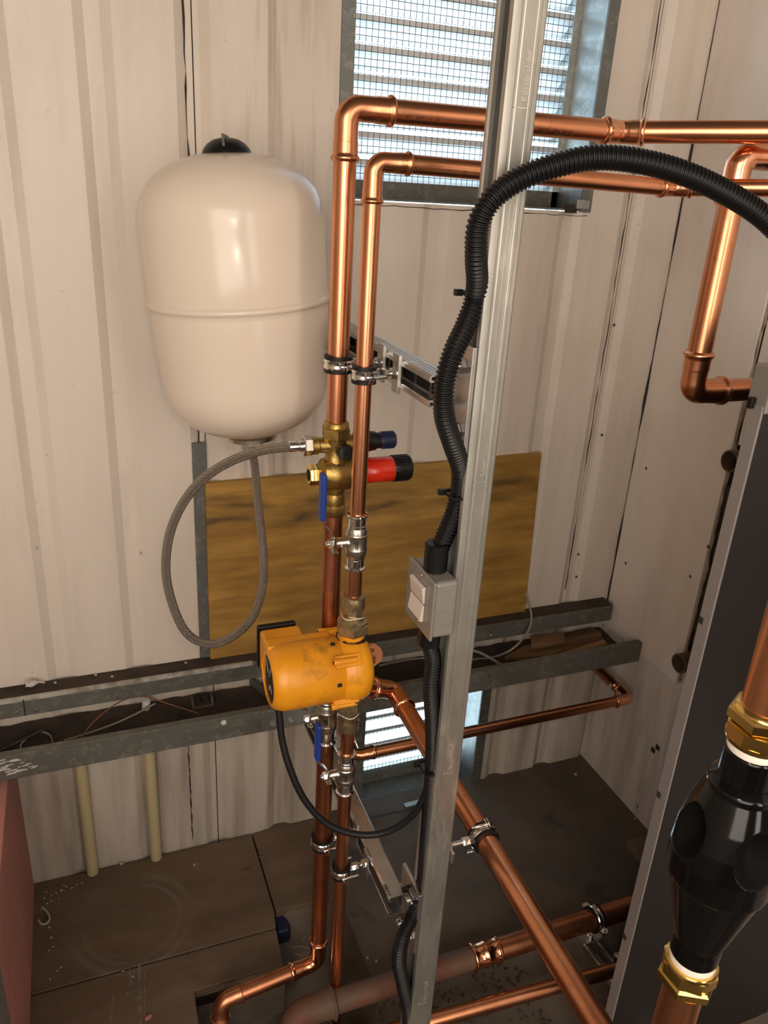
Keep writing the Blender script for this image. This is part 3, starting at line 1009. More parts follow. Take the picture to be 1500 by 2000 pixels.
def arm(label, zc, y0, y1, cat='bracket'):
    t = thing('cantilever_strut', label, cat, ((AX0 + AX1) / 2, PY0, zc))
    MB().extrude(strut_section(.0413, AX1 - AX0), (AX1, y0, zc), Z, -X, Y, y1 - y0).build('channel', 'zinc', t, ang=20)
    for k in range(3):   # rolled beads along the top
        MB().box((AX0 + .007 + .0065 * k, y0, zc + .0205), (AX0 + .0095 + .0065 * k, y1, zc + .0213)).build('bead', 'zinc', t)
    # punched slots, enlarged in near-black to paint the shade inside; narrow webs between
    for y in [y0 + .03 + .05 * i for i in range(int((y1 - y0 - .05) / .05))]:
        MB().obox((AX1 - .0029, y, zc), X, Y, Z, .0005, .0205, .0155).build('slot', 'dark_bore', t)
    # welded end plate lying against the post's open side
    pl = MB().box((PX0 - .0065, PY0 + .001, zc - .068), (PX0 - .0003, PY1 + .030, zc + .062)).build('end_plate', 'zinc', t, bevel=.001)
    MB().box((AX1 - .002, PY1 + .002, zc - .020), (PX0 - .006, PY1 + .028, zc + .020)).build('weld_block', 'zinc', t)
    for dz in (-.043, .037):
        for dy in (.0205, .045) if dz < 0 else (.0205,):
            MB().hexa((PX0 - .0065, PY0 + dy, zc + dz), -X, .017, .008).lathe((PX0 - .0065, PY0 + dy, zc + dz), -X, [(.006, 0), (.006, .013), (.005, .014)], 14).build('bolt', 'zinc', pl)
    return t


ZA, ZB = 1.2205, 0.352
arm('upper galvanised strut arm running back from the post behind the tall pipes', ZA, PY1 + .004, YW - .002)
arm('lower galvanised strut arm running back from the post near the floor', ZB, PY1 + .004, YW - .002)
text('7780', bpy.data.objects['cantilever_strut.001'], 'cable_dark', (AX0 + .006, 0.865, ZB + .0217), Y, -X, .012, extrude=.0001)


def pipe_clamp(label, c, a, w, r, reach, group='rubber lined pipe clamps', plate=True, tilt=0.0):
    """rubber lined clip round a pipe of radius r at c (pipe axis a), its boss and stud reaching `reach` along w"""
    c, a, w = V(c), V(a).normalized(), V(w).normalized()
    e = a.cross(w).normalized()
    t = thing('pipe_clamp', label, 'clamp', c, group)
    ri = r + .0002
    MB().lathe(c - a * .0115, a, [(ri, 0), (ri + .0052, 0), (ri + .0052, .0045), (ri + .0030, .0050), (ri + .0030, .0180), (ri + .0052, .0185), (ri + .0052, .023), (ri, .023), (ri, 0)], 32, cap=False) \
        .build('rubber_lining', 'rubber', t)
    MB().lathe(c - a * .0065, a, [(ri + .0028, 0), (ri + .0050, .0), (ri + .0062, .002), (ri + .0050, .0045), (ri + .0050, .0085), (ri + .0062, .011), (ri + .0050, .013), (ri + .0028, .013)], 32, cap=False) \
        .build('band', 'chrome', t)
    for s in (-1, 1):
        b = c + e * s * (r + .009)
        mb = MB()
        for g in (-1, 1):
            pr = [(-.0075, -.004), (.0075, -.004), (.0085, .004), (.005, .0085), (-.005, .0085), (-.0085, .004)]
            mb.extrude(pr, b + w * (.0022 * g - .0008), a, e * s, w, .0016)
        mb.build('ear', 'chrome', t)
        MB().lathe(b - w * .0055, w, [(.0038, 0), (.0045, .0008), (.0045, .0032), (.0024, .0032), (.0024, .030), (.0018, .031)], 14).build('screw', 'chrome', t)
    MB().hexa(c + w * (r + .0045), w, .0125, .017).build('boss', 'chrome', t)
    MB().tube([c + w * (r + .018), c + w * reach], .0040, 14).build('stud', 'zinc', t)
    if plate:
        MB().obox(c + w * (reach - .0022), a, e, w, .026, .0105, .0024).build('base_plate', 'zinc', t, bevel=.0006)
        MB().hexa(c + w * (reach - .0046), -w, .014, .0068).lathe(c + w * (reach - .0046), -w, [(.0085, 0), (.0085, .0012)], 16).build('lock_nut', 'chrome', t)
    return t


# ================================================================== COPPER
def press_elbow(parent, c, d1, d2, r, mt='copper_bright', name='elbow', k=1.25, sock=1.7):
    """press-fit bend at corner c with legs along d1 and d2"""
    c, d1, d2 = V(c), V(d1).normalized(), V(d2).normalized()
    R = r * 2 * k
    ang = d1.angle(d2)
    tl = R / math.tan(ang / 2)
    s = r * sock
    arcp = fillet([c + d1 * (tl + .001), c, c + d2 * (tl + .001)], R, 14)[1:-1]
    legs = [(0, 1.10), (.06, 1.22), (.14, 1.28), (.24, 1.26), (.30, 1.13), (.42, 1.09), (.84, 1.09), (.90, 1.075), (1.0, 1.045)]
    path, rad = [], []
    for f_, q in legs:
        path.append(c + d1 * (tl + s * (1 - f_)))
        rad.append(r * q)
    for p in arcp[1:-1]:
        path.append(p)
        rad.append(r * 1.04)
    for f_, q in reversed(legs):
        path.append(c + d2 * (tl + s * (1 - f_)))
        rad.append(r * q)
    return MB().tube(path, rad, 28).build(name, mt, parent, ang=50), tl + s


def coupling(parent, c, d, r, L=None, mt='copper_bright', name='coupling'):
    c, d = V(c), V(d).normalized()
    L = L or r * 4.4
    h = L / 2
    prof = [(1.08, -h), (1.22, -h * .97), (1.28, -h * .92), (1.26, -h * .84), (1.12, -h * .80), (1.08, -h * .7), (1.08, -h * .12), (1.14, -h * .08), (1.14, h * .08),
            (1.08, h * .12), (1.08, h * .7), (1.12, h * .80), (1.26, h * .84), (1.28, h * .92), (1.22, h * .97), (1.08, h)]
    return MB().lathe(c, d, [(r * a, b) for a, b in prof], 28).build(name, mt, parent, ang=50)


def pipe(parent, a, b, r, mt='copper', n=28):
    return MB().tube([V(a) + (V(b) - V(a)) * i / 4 for i in range(5)], r, n).build('pipe', mt, parent)


P1 = V((0.3345, 1.02, 0))     # flow riser, 28 mm
P2 = V((0.3515, 0.962, 0))    # pump riser, 22 mm
R1, R2 = 0.0145, 0.0112
ZT1, ZT2 = 1.5365, 1.4765

D45 = V((1, -1, 0)).normalized()
# --- upper run of the 28 mm riser
run = thing('copper_pipe', 'fatter copper riser from the brass valve up over the top past the post', 'pipe', (P1.x, P1.y, 1.13))
c1 = V((P1.x, P1.y, ZT1))
_, s1 = press_elbow(run, c1, -Z, X, R1, 'copper')
pipe(run, (P1.x, P1.y, 1.128), c1 - Z * (s1 - .01), R1)
j1 = V((0.738, 1.02, ZT1 + .0015))
d1 = (at(1500, 258, 'y', .899) - j1).normalized()
_, e1 = press_elbow(run, j1, -X, d1, R1, 'copper_bright', k=.9, sock=1.55)
pipe(run, c1 + X * (s1 - .01), j1 - X * (e1 - .008), R1)
pipe(run, j1 + d1 * (e1 - .008), j1 + d1 * 0.63, R1)
text('KCA   28 x 3K42', run, 'ink', (0.600, 1.02 - R1 * .93, ZT1 - R1 * .62), X, V((0, -.45, .9)), .0072, name='pipe_print')
text('SF    KC   ~   2', run, 'ink', (0.408, 1.02 - R1 * .93, ZT1 - R1 * .62), X, V((0, -.45, .9)), .0072, name='pipe_print')
# --- upper run of the 22 mm riser
run2 = thing('copper_pipe', 'slimmer copper riser in front, turning right under the top pipe', 'pipe', (P2.x, P2.y, 1.02))
c2 = V((P2.x, P2.y, ZT2))
_, s2 = press_elbow(run2, c2, -Z, X, R2, 'copper')
pipe(run2, (P2.x, P2.y, 1.012), c2 - Z * (s2 - .008), R2)
j2 = V((0.797, .962, ZT2 - .006))
d2 = (at(1500, 367, 'y', .886) - j2).normalized()
_, e2 = press_elbow(run2, j2, -X, d2, R2, 'copper_bright', k=.9, sock=1.55)
pipe(run2, c2 + X * (s2 - .008), j2 - X * (e2 - .006), R2)
pipe(run2, j2 + d2 * (e2 - .006), j2 + d2 * 0.56, R2)

# --- lower 28 mm riser: from the brass valve to the isolating valve behind the pump, then to the floor
low1 = thing('copper_pipe', 'dull copper riser running down behind the pump from the brass valve', 'pipe', (P1.x, P1.y, 0.66))
pipe(low1, (P1.x, P1.y, .690), (P1.x, P1.y, 1.004), R1, 'copper_dull')
# branch tee to the long pipe, hidden behind the pump
ZTEE = .742
MB().lathe((P1.x, P1.y, ZTEE - .035), Z, [(R1 * 1.2, 0), (R1 * 1.28, .004), (R1 * 1.1, .010), (R1 * 1.1, .06), (R1 * 1.28, .066), (R1 * 1.2, .07)], 24).build('tee', 'copper', low1)
low1b = thing('copper_pipe', 'dull copper riser dropping to the floor and bending left into the pit', 'pipe', (P1.x, P1.y, 0.08))
cb = V((P1.x - .001, P1.y, 0.058))
dl = V((-1, -.10, -.02)).normalized()
_, sb = press_elbow(low1b, cb, Z, dl, R1, 'copper_bright', k=1.2)
pipe(low1b, cb + Z * (sb - .008), (P1.x, P1.y, 0.585), R1, 'copper_dull')
cpit = cb + dl * .190
_, sp = press_elbow(low1b, cpit, -dl, V((-.1, -.12, -1)), R1, 'copper_dull', k=1.2, sock=.5)
pipe(low1b, cb + dl * (sb - .008), cpit - dl * (sp - .006), R1, 'copper_dull')
pipe(low1b, cpit + V((-.1, -.12, -1)).normalized() * .04, cpit + V((-.1, -.12, -1)).normalized() * .17, R1, 'copper_dull')
# --- lower 22 mm riser
low2 = thing('copper_pipe', 'thin copper riser dropping to the floor beneath the lower lever valve', 'pipe', (P2.x, P2.y, 0.0))
pipe(low2, (P2.x, P2.y, -.045), (P2.x, P2.y, .530), R2)
coupling(low2, (P2.x, P2.y, -.020), Z, R2, .055)
mid2 = thing('copper_pipe', 'short copper stub between the union under the pump and the lower lever valve', 'pipe', (P2.x, P2.y, 0.60))
pipe(mid2, (P2.x, P2.y, .598), (P2.x, P2.y, .655), R2)
top2 = thing('copper_pipe', 'short copper stub between the upper lever valve and the pump union', 'pipe', (P2.x, P2.y, 0.89))
pipe(top2, (P2.x, P2.y, .888), (P2.x, P2.y, .945), R2)

# --- the long 35 mm pipe running forward from behind the pump
RB = 0.0182
bA, bB = V((.5475, 1.235, .4975)), V((.5525, .40, .4630))
db = (bB - bA).normalized()
big = thing('copper_pipe', 'long fat copper pipe running from behind the pump towards the camera', 'pipe', bA)
# bend at its far end rises to the tee on the riser
du = V((-.86, -.25, .42)).normalized()
_, sB = press_elbow(big, bA, db, du, RB, 'copper_bright', k=.8, sock=1.5)
pipe(big, bA + db * (sB - .01), bB, RB)
c_t = V((P1.x + .075, P1.y, ZTEE))
mB = bA + du * .135
pipe(big, bA + du * (sB - .01), mB, RB, 'copper')
press_elbow(big, mB + du * .03, -du, (c_t - mB).normalized(), RB, 'copper_bright', k=.7, sock=.7)
pipe(big, mB + du * .03 + (c_t - mB).normalized() * .02, c_t, RB, 'copper')
pipe(big, c_t, (P1.x + .008, P1.y, ZTEE), RB * .9, 'copper')
yc = 0.838
cc = bA + db * ((yc - bA.y) / db.y)
pipe_clamp('largest rubber lined clamp, tilted, holding the long fat pipe to the post', cc, db, V((-1, 0, .02)), RB, cc.x - PX1 - .0005)

# --- floor pipes
pa0, pa1 = at(700, 1942, 'z', .045), at(1200, 1782, 'z', .045)
da = (pa1 - pa0).normalized()
da = V((da.x, da.y, 0)).normalized()
RA = 0.0215
pa = pa0
fa = thing('copper_pipe', 'fat copper pipe lying low across the floor behind the post', 'pipe', pa0)
jA = at(944, 1858, 'z', .045)
jA = pa + da * ((jA - pa).dot(da))
pipe(fa, pa - da * .075, jA - da * .01, RA, 'copper_dusty')
pipe(fa, jA + da * .01, pa + da * 0.66, RA, 'copper_dull')
coupling(fa, jA, da, RA, .062, 'copper_bright')
# its dusty bend at the left, going down into the pit
cA = pa - da * .125
press_elbow(fa, cA, da, V((-.12, -.25, -1)), RA * 1.12, 'copper_dusty', k=1.3, sock=.9)
pipe(fa, cA + V((-.12, -.25, -1)).normalized() * .05, cA + V((-.12, -.25, -1)).normalized() * .2, RA, 'copper_dusty')
kA = at(1160, 1792, 'z', .045)
kA = pa + da * ((kA - pa).dot(da))
pipe_clamp('clamp with open ears on the fat floor pipe beside the dark casing', kA, da, V((0, .0, -1)), RA, .060)
pb0, pb1 = at(850, 1991, 'z', .02), at(1205, 1893, 'z', .02)
dbb = (pb1 - pb0)
dbb = V((dbb.x, dbb.y, 0)).normalized()
fb = thing('copper_pipe', 'thin copper pipe low on the floor in the bottom foreground', 'pipe', pb0)
pipe(fb, pb0 - dbb * .30, pb0 + dbb * .47, .0142)
kB = at(1220, 1890, 'z', .02)
kB = pb0 + dbb * ((kB - pb0).dot(dbb))
pipe_clamp('clamp on the thin floor pipe, half hidden by the dark casing', kB, dbb, V((0, 0, -1)), .0142, .044)
# dark strut on the floor that carries both clamps
t = thing('floor_strut', 'dark strut channel on the floor beneath the clamps of the floor pipes', 'strut', (kA.x, .85, -.04))
sdir = (V((kB.x, kB.y, 0)) - V((kA.x, kA.y, 0))).normalized()
MB().extrude(strut_section(.041, .021), V((kA.x, kA.y, -.038)) - sdir * .05, sdir.cross(Z), Z, sdir, .34).build('channel', 'zinc', t, ang=20)

# --- small pipe along the back wall, above the low vent
RW = 0.0125
w0, w1 = at(705, 1464, 'y', 1.26), at(1232, 1372, 'y', 1.26)
wz = (w0.z + w1.z) / 2
wp = thing('copper_pipe', 'slim copper pipe running along the wall past the low bright vent', 'pipe', w0)
cw0, cw1 = V((w0.x - .012, 1.26, wz)), V((1.190, 1.26, wz))
_, sw = press_elbow(wp, cw0, X, Y, RW, 'copper_bright', k=.9)
_, sw1 = press_elbow(wp, cw1, -X, Y, RW, 'copper_bright', k=.9)
pipe(wp, cw0 + X * (sw - .006), cw1 - X * (sw1 - .006), RW, 'copper')
pipe(wp, cw1 + Y * (sw1 - .006), (1.190, YW - .002, wz), RW, 'copper_dull')
pipe(wp, cw0 + Y * (sw - .006), (cw0.x, YW + .10, wz), RW, 'copper_dull')
MB().lathe(cw1 + Y * (sw1 + .006), Y, [(RW * 1.03, 0), (RW * 1.3, 0), (RW * 1.3, .012), (RW * 1.03, .012)], 20).build('sleeve', 'chrome', wp)

# --- the drop at the right
R3 = 0.0178
q3 = V((0.873, 0.930, 0))
zt, zb = at(1440, 300, 'y', q3.y).z, at(1358, 770, 'y', q3.y).z
dr = thing('copper_pipe', 'copper drop at the right edge with a bend at top and bottom', 'pipe', (q3.x, q3.y, zb))
ct_, cb_ = V((q3.x, q3.y, zt - .002)), V((q3.x, q3.y, zb + .004))
_, st3 = press_elbow(dr, ct_, -Z, V((1, -.1, .05)), R3, 'copper_bright', k=1.0)
_, sb3 = press_elbow(dr, cb_, Z, X, R3, 'copper', k=.9)
pipe(dr, ct_ - Z * (st3 - .01), cb_ + Z * (sb3 - .01), R3)
pipe(dr, cb_ + X * (sb3 - .01), cb_ + X * .195, R3)
pipe(dr, ct_ + V((1, -.1, .05)).normalized() * (st3 - .01), ct_ + V((1, -.1, .05)).normalized() * .3, R3)

# clamps of the two risers on the two arms
zc1, zc2 = at(662, 702, 'y', P1.y).z, at(709, 736, 'y', P2.y).z
pipe_clamp('upper clamp on the fatter riser just right of the vessel', (P1.x, P1.y, ZA + .002), Z, X, R1, AX0 - P1.x)
pipe_clamp('upper clamp on the slimmer riser left of the corrugated conduit', (P2.x, P2.y, ZA), Z, X, R2, AX0 - P2.x)
pipe_clamp('lower clamp on the dull riser behind the black pump cable', (P1.x, P1.y, ZB + .012), Z, X, R1, AX0 - P1.x)
pipe_clamp('lower clamp on the thin riser under the black pump cable', (P2.x, P2.y, ZB - .004), Z, X, R2, AX0 - P2.x)

# ================================================================== EXPANSION VESSEL
vb = at(491, 843, 'y', 1.225)
vt = at(443, 302, 'y', 1.225)
va = (vt - vb).normalized()
VH = (vt - vb).length + .004
VR = 0.1345
ves = thing('expansion_vessel', 'glossy cream expansion vessel hanging on the wall at left', 'vessel', vb)
prof = [(.0001, 0)]
RC = .085
for k in range(1, 25):      # dished bottom
    a = math.pi / 2 * k / 24
    q = 2 / 2.35
    prof.append((VR * .965 * math.sin(a) ** q, .100 * (1 - math.cos(a) ** q)))
prof += [(VR * .988, .145), (VR, .2)]
zring = VH - .2035
prof = [p for p in prof if p[1] < zring - .01]
prof += [(VR, zring - .006), (VR + .0015, zring - .0045), (VR + .0042, zring - .002), (VR + .0042, zring + .002), (VR + .0015, zring + .0045), (VR, zring + .006)]
prof += [(VR * .998, VH - .100)]
for k in range(1, 25):
    a = math.pi / 2 * k / 24
    q = 2 / 2.3
    prof.append((VR * .995 * math.cos(a) ** q + .00005, VH - .094 + .094 * math.sin(a) ** q))
MB().lathe(vb, va, prof, 96).build('shell', 'vessel_enamel', ves, ang=60)
# valve cap on the crown
cap = MB().lathe(vt - va * .004, va, [(.036, 0), (.036, .004), (.033, .011), (.027, .018), (.018, .0235), (.006, .026), (.001, .026)], 40)
cap.obox(vt + va * .012, (X - Y * .3).normalized(), (Y + X * .3).normalized(), va, .0018, .030, .0135).build('valve_cap', 'black_plastic', ves)
# flange and nut under it
fl_ = vb - va * .001
MB().lathe(fl_, -va, [(.030, -.010), (.042, .002), (.042, .0075), (.038, .0095), (.016, .0095)], 40).build('flange', 'nickel', ves)
MB().hexa(fl_ - va * .0085, -va, .031, .021).build('connection_nut', 'nickel', ves)
# bracket that ties it to the strut arm
MB().box((AX0 - .040, 1.20, ZA - .012), (AX0 - .003, 1.26, ZA + .058)).build('bracket', 'white_plastic', ves, bevel=.003)
MB().box((AX0 - .0032, 1.185, ZA - .020), (AX0 - .0004, 1.275, ZA + .020)).build('bracket_plate', 'zinc', ves, bevel=.001)
for dz in (.045,):
    MB().lathe((AX0 - .018, 1.202, ZA + dz), -Y, [(.008, 0), (.008, .004), (.005, .004), (.004, .010)], 20).build('bracket_screw', 'chrome', ves)

# braided hose
HC = V((P1.x, P1.y, 1.1065))
hp = [(492, 889, 1.222), (497, 905, 1.216), (501, 950, 1.195), (507, 1010, 1.17), (514, 1080, 1.145), (512, 1150, 1.13), (489, 1212, 1.118),
      (440, 1251, 1.105), (398, 1256, 1.10), (362, 1233, 1.095), (337, 1180, 1.09), (324, 1115, 1.085), (331, 1045, 1.08), (356, 985, 1.07),
      (396, 936, 1.06), (450, 901, 1.045), (510, 880, 1.03), (560, 873, 1.022), (588, 871, 1.02)]
hpts = [at(u, v, 'y', y) for u, v, y in hp]
hose = thing('braided_hose', 'looped braided steel hose from the vessel to the brass valve', 'hose', hpts[7])
sp_ = spline(hpts, 8)
MB().tube(sp_, .0068, 18, uv=True).build('braid', 'braid', hose)
MB().tube(sp_[:3], .0078, 18).build('ferrule', 'chrome', hose)
e = hpts[-1]
MB().lathe(e - X * .018, X, [(.0068, 0), (.0076, .001), (.0076, .010), (.0066, .011), (.0066, .014), (.0078, .015), (.0078, .022)], 20).build('ferrule', 'chrome', hose)
MB().hexa((e.x + .003, P1.y, e.z), X, .0255, .0125, spin=.2).build('swivel_nut', 'nickel', hose)

# ================================================================== BRASS FILLING VALVE
bv = thing('filling_valve', 'brass valve block on the fatter riser with black, blue and red caps', 'valve', (P1.x, P1.y, 1.0))
o_ = V((P1.x, P1.y, 0))
body = MB().lathe(o_ + Z * 1.013, Z, [(.0150, 0), (.0165, .004), (.0165, .014), (.0150, .020), (.0185, .032), (.0185, .064), (.0150, .076), (.0145, .090), (.0175, .098), (.0175, .114)], 28)
# upper cross arms
xl = e.x + .0155
body.lathe((xl, P1.y, 1.1065), X, [(.0128, 0), (.0128, .008), (.0108, .010), (.0125, .03), (.0140, .045), (.0125, .075)], 24)
# lower, larger chamber lying along X
zl = 1.0625
body.lathe((P1.x - .036, P1.y, zl), X, [(.0105, 0), (.0105, .010), (.0145, .011), (.0225, .017), (.0252, .026), (.0258, .034), (.0263, .0345), (.0263, .037), (.0258, .0375), (.0252, .052), (.0235, .062), (.0215, .066)], 32)
body.build('body', 'brass', bv, ang=30)
MB().hexa(o_ + Z * 1.1155, Z, .0365, .0185, spin=.35).lathe(o_ + Z * 1.133, Z, [(.0185, 0), (.0178, .006), (.0155, .0085)], 28).build('compression_nut', 'brass', bv)
MB().hexa(o_ + Z * .9985, Z, .0325, .0185, spin=.1).build('compression_nut', 'brass', bv)
zn = at(615, 929, 'y', P1.y)
nut = MB().hexa((zn.x - .0095, P1.y, zl), X, .0265, .0165, spin=.25).lathe((zn.x + .006, P1.y, zl), X, [(.0115, 0), (.0115, .010)], 20).build('outlet_nut', 'brass_bright', bv)
MB().lathe((zn.x - .0102, P1.y, zl), X, [(.0085, 0), (.0085, .003)], 20).build('outlet_bore', 'dark_bore', nut)
MB().lathe((P1.x + .0075, P1.y - .010, 1.1005), V((-.08, -1, .12)), [(.0105, 0), (.0112, .002), (.0112, .020), (.0100, .0215), (.003, .0215), (.0025, .019)], 24).build('gauge_plug', 'black_plastic', bv)
# navy capped filling arm
x0 = P1.x + .028
MB().lathe((x0, P1.y, 1.1085), X, [(.0135, 0), (.0160, .002), (.0160, .010), (.0150, .012), (.0150, .024), (.0140, .027), (.0140, .031), (.0118, .032), (.0118, .040)], 24).build('filling_arm', 'black_plastic', bv)
cp = MB()
for k in range(18):
    a = 2 * math.pi * k / 18
    cp.obox(V((x0 + .051, P1.y, 1.1085)) + (Y * math.cos(a) + Z * math.sin(a)) * .0118, X, -Y * math.sin(a) + Z * math.cos(a), Y * math.cos(a) + Z * math.sin(a), .009, .0009, .0012)
cp.lathe((x0 + .037, P1.y, 1.1085), X, [(.0112, 0), (.0118, .002), (.0118, .022), (.0108, .025), (.004, .0255)], 28).build('navy_cap', 'navy_plastic', bv)
# red handwheel
x1 = P1.x + .029
MB().hexa((x1, P1.y, zl + .0005), X, .0450, .0130, n=12).build('lock_ring', 'black_plastic', bv)
MB().lathe((x1 + .012, P1.y, zl + .0008), X, [(.0185, 0), (.0190, .001), (.0190, .047), (.0185, .048)], 36).build('red_sleeve', 'red_plastic', bv)
cp = MB()
for k in range(22):
    a = 2 * math.pi * k / 22
    cp.obox(V((x1 + .072, P1.y, zl + .001)) + (Y * math.cos(a) + Z * math.sin(a)) * .0190, X, -Y * math.sin(a) + Z * math.cos(a), Y * math.cos(a) + Z * math.sin(a), .0125, .0011, .0010)
cp.lathe((x1 + .059, P1.y, zl + .001), X, [(.0185, 0), (.0192, .001), (.0192, .025), (.0178, .0285), (.010, .029)], 36).build('end_cap', 'black_plastic', bv)


# ================================================================== LEVER VALVES
def lever_valve(label, c, r, hl, out, hd=1, yaw=0.0):
    """press-end ball valve centred at c on a vertical pipe; stem to -X, blue lever along hd*Z"""
    c = V(c)
    t = thing('lever_valve', label, 'valve', c - Z * hl)
    rb = r * 1.46
    MB().lathe(c - Z * hl * .56, Z, [(rb * .80, 0), (rb * .93, hl * .10), (rb, hl * .20), (rb, hl * .31), (rb * 1.03, hl * .33), (rb * .985, hl * .37), (rb * .985, hl * .80), (rb * 1.03, hl * .84), (rb * .97, hl * .88),
                                    (rb * .95, hl * .99), (rb * .84, hl * 1.08)], 36).build('body', 'nickel', t, ang=25)
    for s in (-1, 1):
        o = c + Z * s * hl * .50
        h = hl * .5
        so = MB().lathe(o, Z * s, [(r * 1.22, 0), (r * 1.22, h * .20), (r * 1.17, h * .24), (r * 1.17, h * .74), (r * 1.30, h * .80), (r * 1.40, h * .87), (r * 1.38, h * .96), (r * 1.22, h), (r * 1.0, h)], 28)
        so.build('press_socket', 'chrome', t, ang=30)
    ls = out
    so = V((c.x - rb * .8, c.y, c.z))
    MB().lathe(so, -X, [(.0100, 0), (.0082, .004), (.0082, ls * .45), (.0074, ls * .5), (.0074, ls * .62)], 22).build('stem_boss', 'nickel', t)
    for dy in (-.0075,):
        MB().lathe((so.x - ls * .38, c.y + dy, c.z - .003), -Y, [(.0020, 0), (.0020, .0035)], 10).build('stop_pin', 'nickel', t)
    xp = so.x - ls * .72
    lev = MB().obox((xp, c.y, c.z - .001 * hd), X, Y, Z, .0010, .0075, .0125)
    lev.obox((xp + .003, c.y, c.z - .0133 * hd), X, Y, Z, .0042, .0060, .0010)
    # cranked arm running out to the sleeve
    kx = xp - .0175
    p0, p1_, p2, p3 = V((xp, c.y, c.z + hd * .010)), V((xp - .003, c.y, c.z + hd * .0165)), V((kx + .001, c.y, c.z + hd * .034)), V((kx, c.y, c.z + hd * .042))
    for a, b in ((p0, p1_), (p1_, p2), (p2, p3)):
        d = (b - a).normalized()
        lev.obox((a + b) / 2, d, Y, d.cross(Y), (b - a).length / 2 + .0005, .0058, .0009)
    lo = lev.build('lever', 'chrome', t, bevel=.0004)
    MB().box((kx - .0042, c.y - .0085, c.z + (.038 if hd > 0 else -.107)), (kx + .0042, c.y + .0085, c.z + (.107 if hd > 0 else -.038))).build('lever_sleeve', 'blue_vinyl', lo, bevel=.0035, seg=3)
    MB().hexa((xp - .001, c.y, c.z), -X, .0125, .0065).lathe((xp - .007, c.y, c.z), -X, [(.004, 0), (.004, .0035), (.003, .004)], 14).build('lever_nut', 'chrome', lo)
    # cast mark reading up the body
    a = math.radians(10)
    un = V((-math.sin(a + .2), -math.cos(a + .2), 0))
    ul = V((un.y, -un.x, 0))
    text('mE', t, 'dark_bore', c + un * (rb * .985 + .0003) - ul * .0035 + V((0, 0, -.0060)), Z, ul, .0098, extrude=.0005)
    return t


lever_valve('upper blue lever valve on the slim riser, above the pump', (P2.x, P2.y, .9785), R2, .0435, .030)
lever_valve('lower blue lever valve on the slim riser, below the pump', (P2.x, P2.y, .5625), R2, .0405, .026)
lever_valve('lever valve on the fatter riser close under the pump', (P1.x, P1.y, .636), .0130, .052, .022)

# ================================================================== PUMP
pm = thing('circulator_pump', 'scuffed yellow circulator pump with unions above and below', 'pump', (P2.x, P2.y, .70))
ZP, YP = .7705, P2.y - .002
XL, XS = .2215, .3290
MB().lathe((XS, YP, ZP), -X, [(.0500, 0), (.0510, .001), (.0510, .085), (.0500, .093), (.0470, .1005), (.0430, .1060), (.0400, .1075), (.0375, .1075), (.0375, .1045)], 56).build('motor_housing', 'pump_yellow', pm, ang=45)
ep = MB().lathe((XL + .0040, YP, ZP), -X, [(.0372, 0), (.0372, .0012), (.030, .0017), (.004, .0017)], 40).build('end_plate', 'black_plastic', pm)
for a, r0, r1 in ((.9, .008, .030), (2.0, .004, .026), (3.9, .010, .024), (4.6, .012, .02)):
    MB().obox(V((XL + .0021, YP + math.cos(a) * (r0 + r1) / 2, ZP + math.sin(a) * (r0 + r1) / 2)), X, Y * math.cos(a) + Z * math.sin(a), Y * -math.sin(a) + Z * math.cos(a), .0002, (r1 - r0) / 2, .0004).build('plate_mark', 'scuff_white', ep)
MB().lathe((XS + .0012, YP, ZP), X, [(.0495, -.003), (.0525, 0), (.0525, .006), (.0540, .008), (.0552, .018), (.0540, .030), (.0490, .039), (.0390, .0450), (.0180, .0470), (.001, .0475)], 56).build('volute', 'pump_yellow', pm, ang=45)
MB().lathe((XS - .0008, YP, ZP), X, [(.0505, 0), (.0505, .0025)], 40).build('seam', 'dark_bore', pm)
# ports
for s in (1, -1):
    MB().lathe((P2.x, P2.y, ZP + s * .038), Z * s, [(.0215, 0), (.0195, .012), (.0185, .022), (.0185, .030)], 30).build('port', 'pump_yellow', pm)
MB().lathe((P2.x, P2.y, ZP + .0478), Z, [(.0235, 0), (.0245, .0010), (.0245, .0035), (.0190, .0036)], 30, cap=False).build('port_shadow_gap', 'dark_bore', pm)
# cast lugs with socket screws on the seam
for ang_, ln in ((math.radians(138), .026), (math.radians(48), .028), (math.radians(228), .030), (math.radians(318), .026)):
    n_ = Y * math.cos(ang_) + Z * math.sin(ang_)
    tt = X.cross(n_)
    lg = MB().obox(V((XS + .003, YP, ZP)) + n_ * .0520, X, tt, n_, .020, .0095, .0050).build('screw_lug', 'pump_yellow', pm, bevel=.002)
    MB().lathe(V((XS - .020, YP, ZP)) + n_ * .0570, X, [(.0052, 0), (.0055, .001), (.0055, .010), (.0046, .010), (.0046, .036)], 16).build('lug_screw', 'pump_yellow', lg)
    MB().hexa(V((XS - .0204, YP, ZP)) + n_ * .0570, X, .0052, .001).build('screw_socket', 'dark_bore', lg)
for an in (math.radians(103), math.radians(176)):
    n_ = Y * math.cos(an) + Z * math.sin(an)
    MB().obox(V((XS - .012, YP, ZP)) + n_ * .0509, X, X.cross(n_), n_, .0035, .003, .0006).build('drain_slot', 'dark_bore', pm)
# terminal box behind the motor, with its dark lid
tb = MB().box((.2230, YP + .022, ZP - .020), (.2850, YP + .0620, ZP + .0470)).build('terminal_box', 'pump_yellow', pm, bevel=.005, seg=3)
MB().box((.2205, YP + .0625, ZP - .022), (.2810, YP + .0720, ZP + .0510)).build('terminal_lid', 'black_plastic', tb, bevel=.003)
MB().box((.2230, YP + .006, ZP + .0380), (.322, YP + .030, ZP + .0490)).build('motor_ledge', 'pump_yellow', pm, bevel=.003)
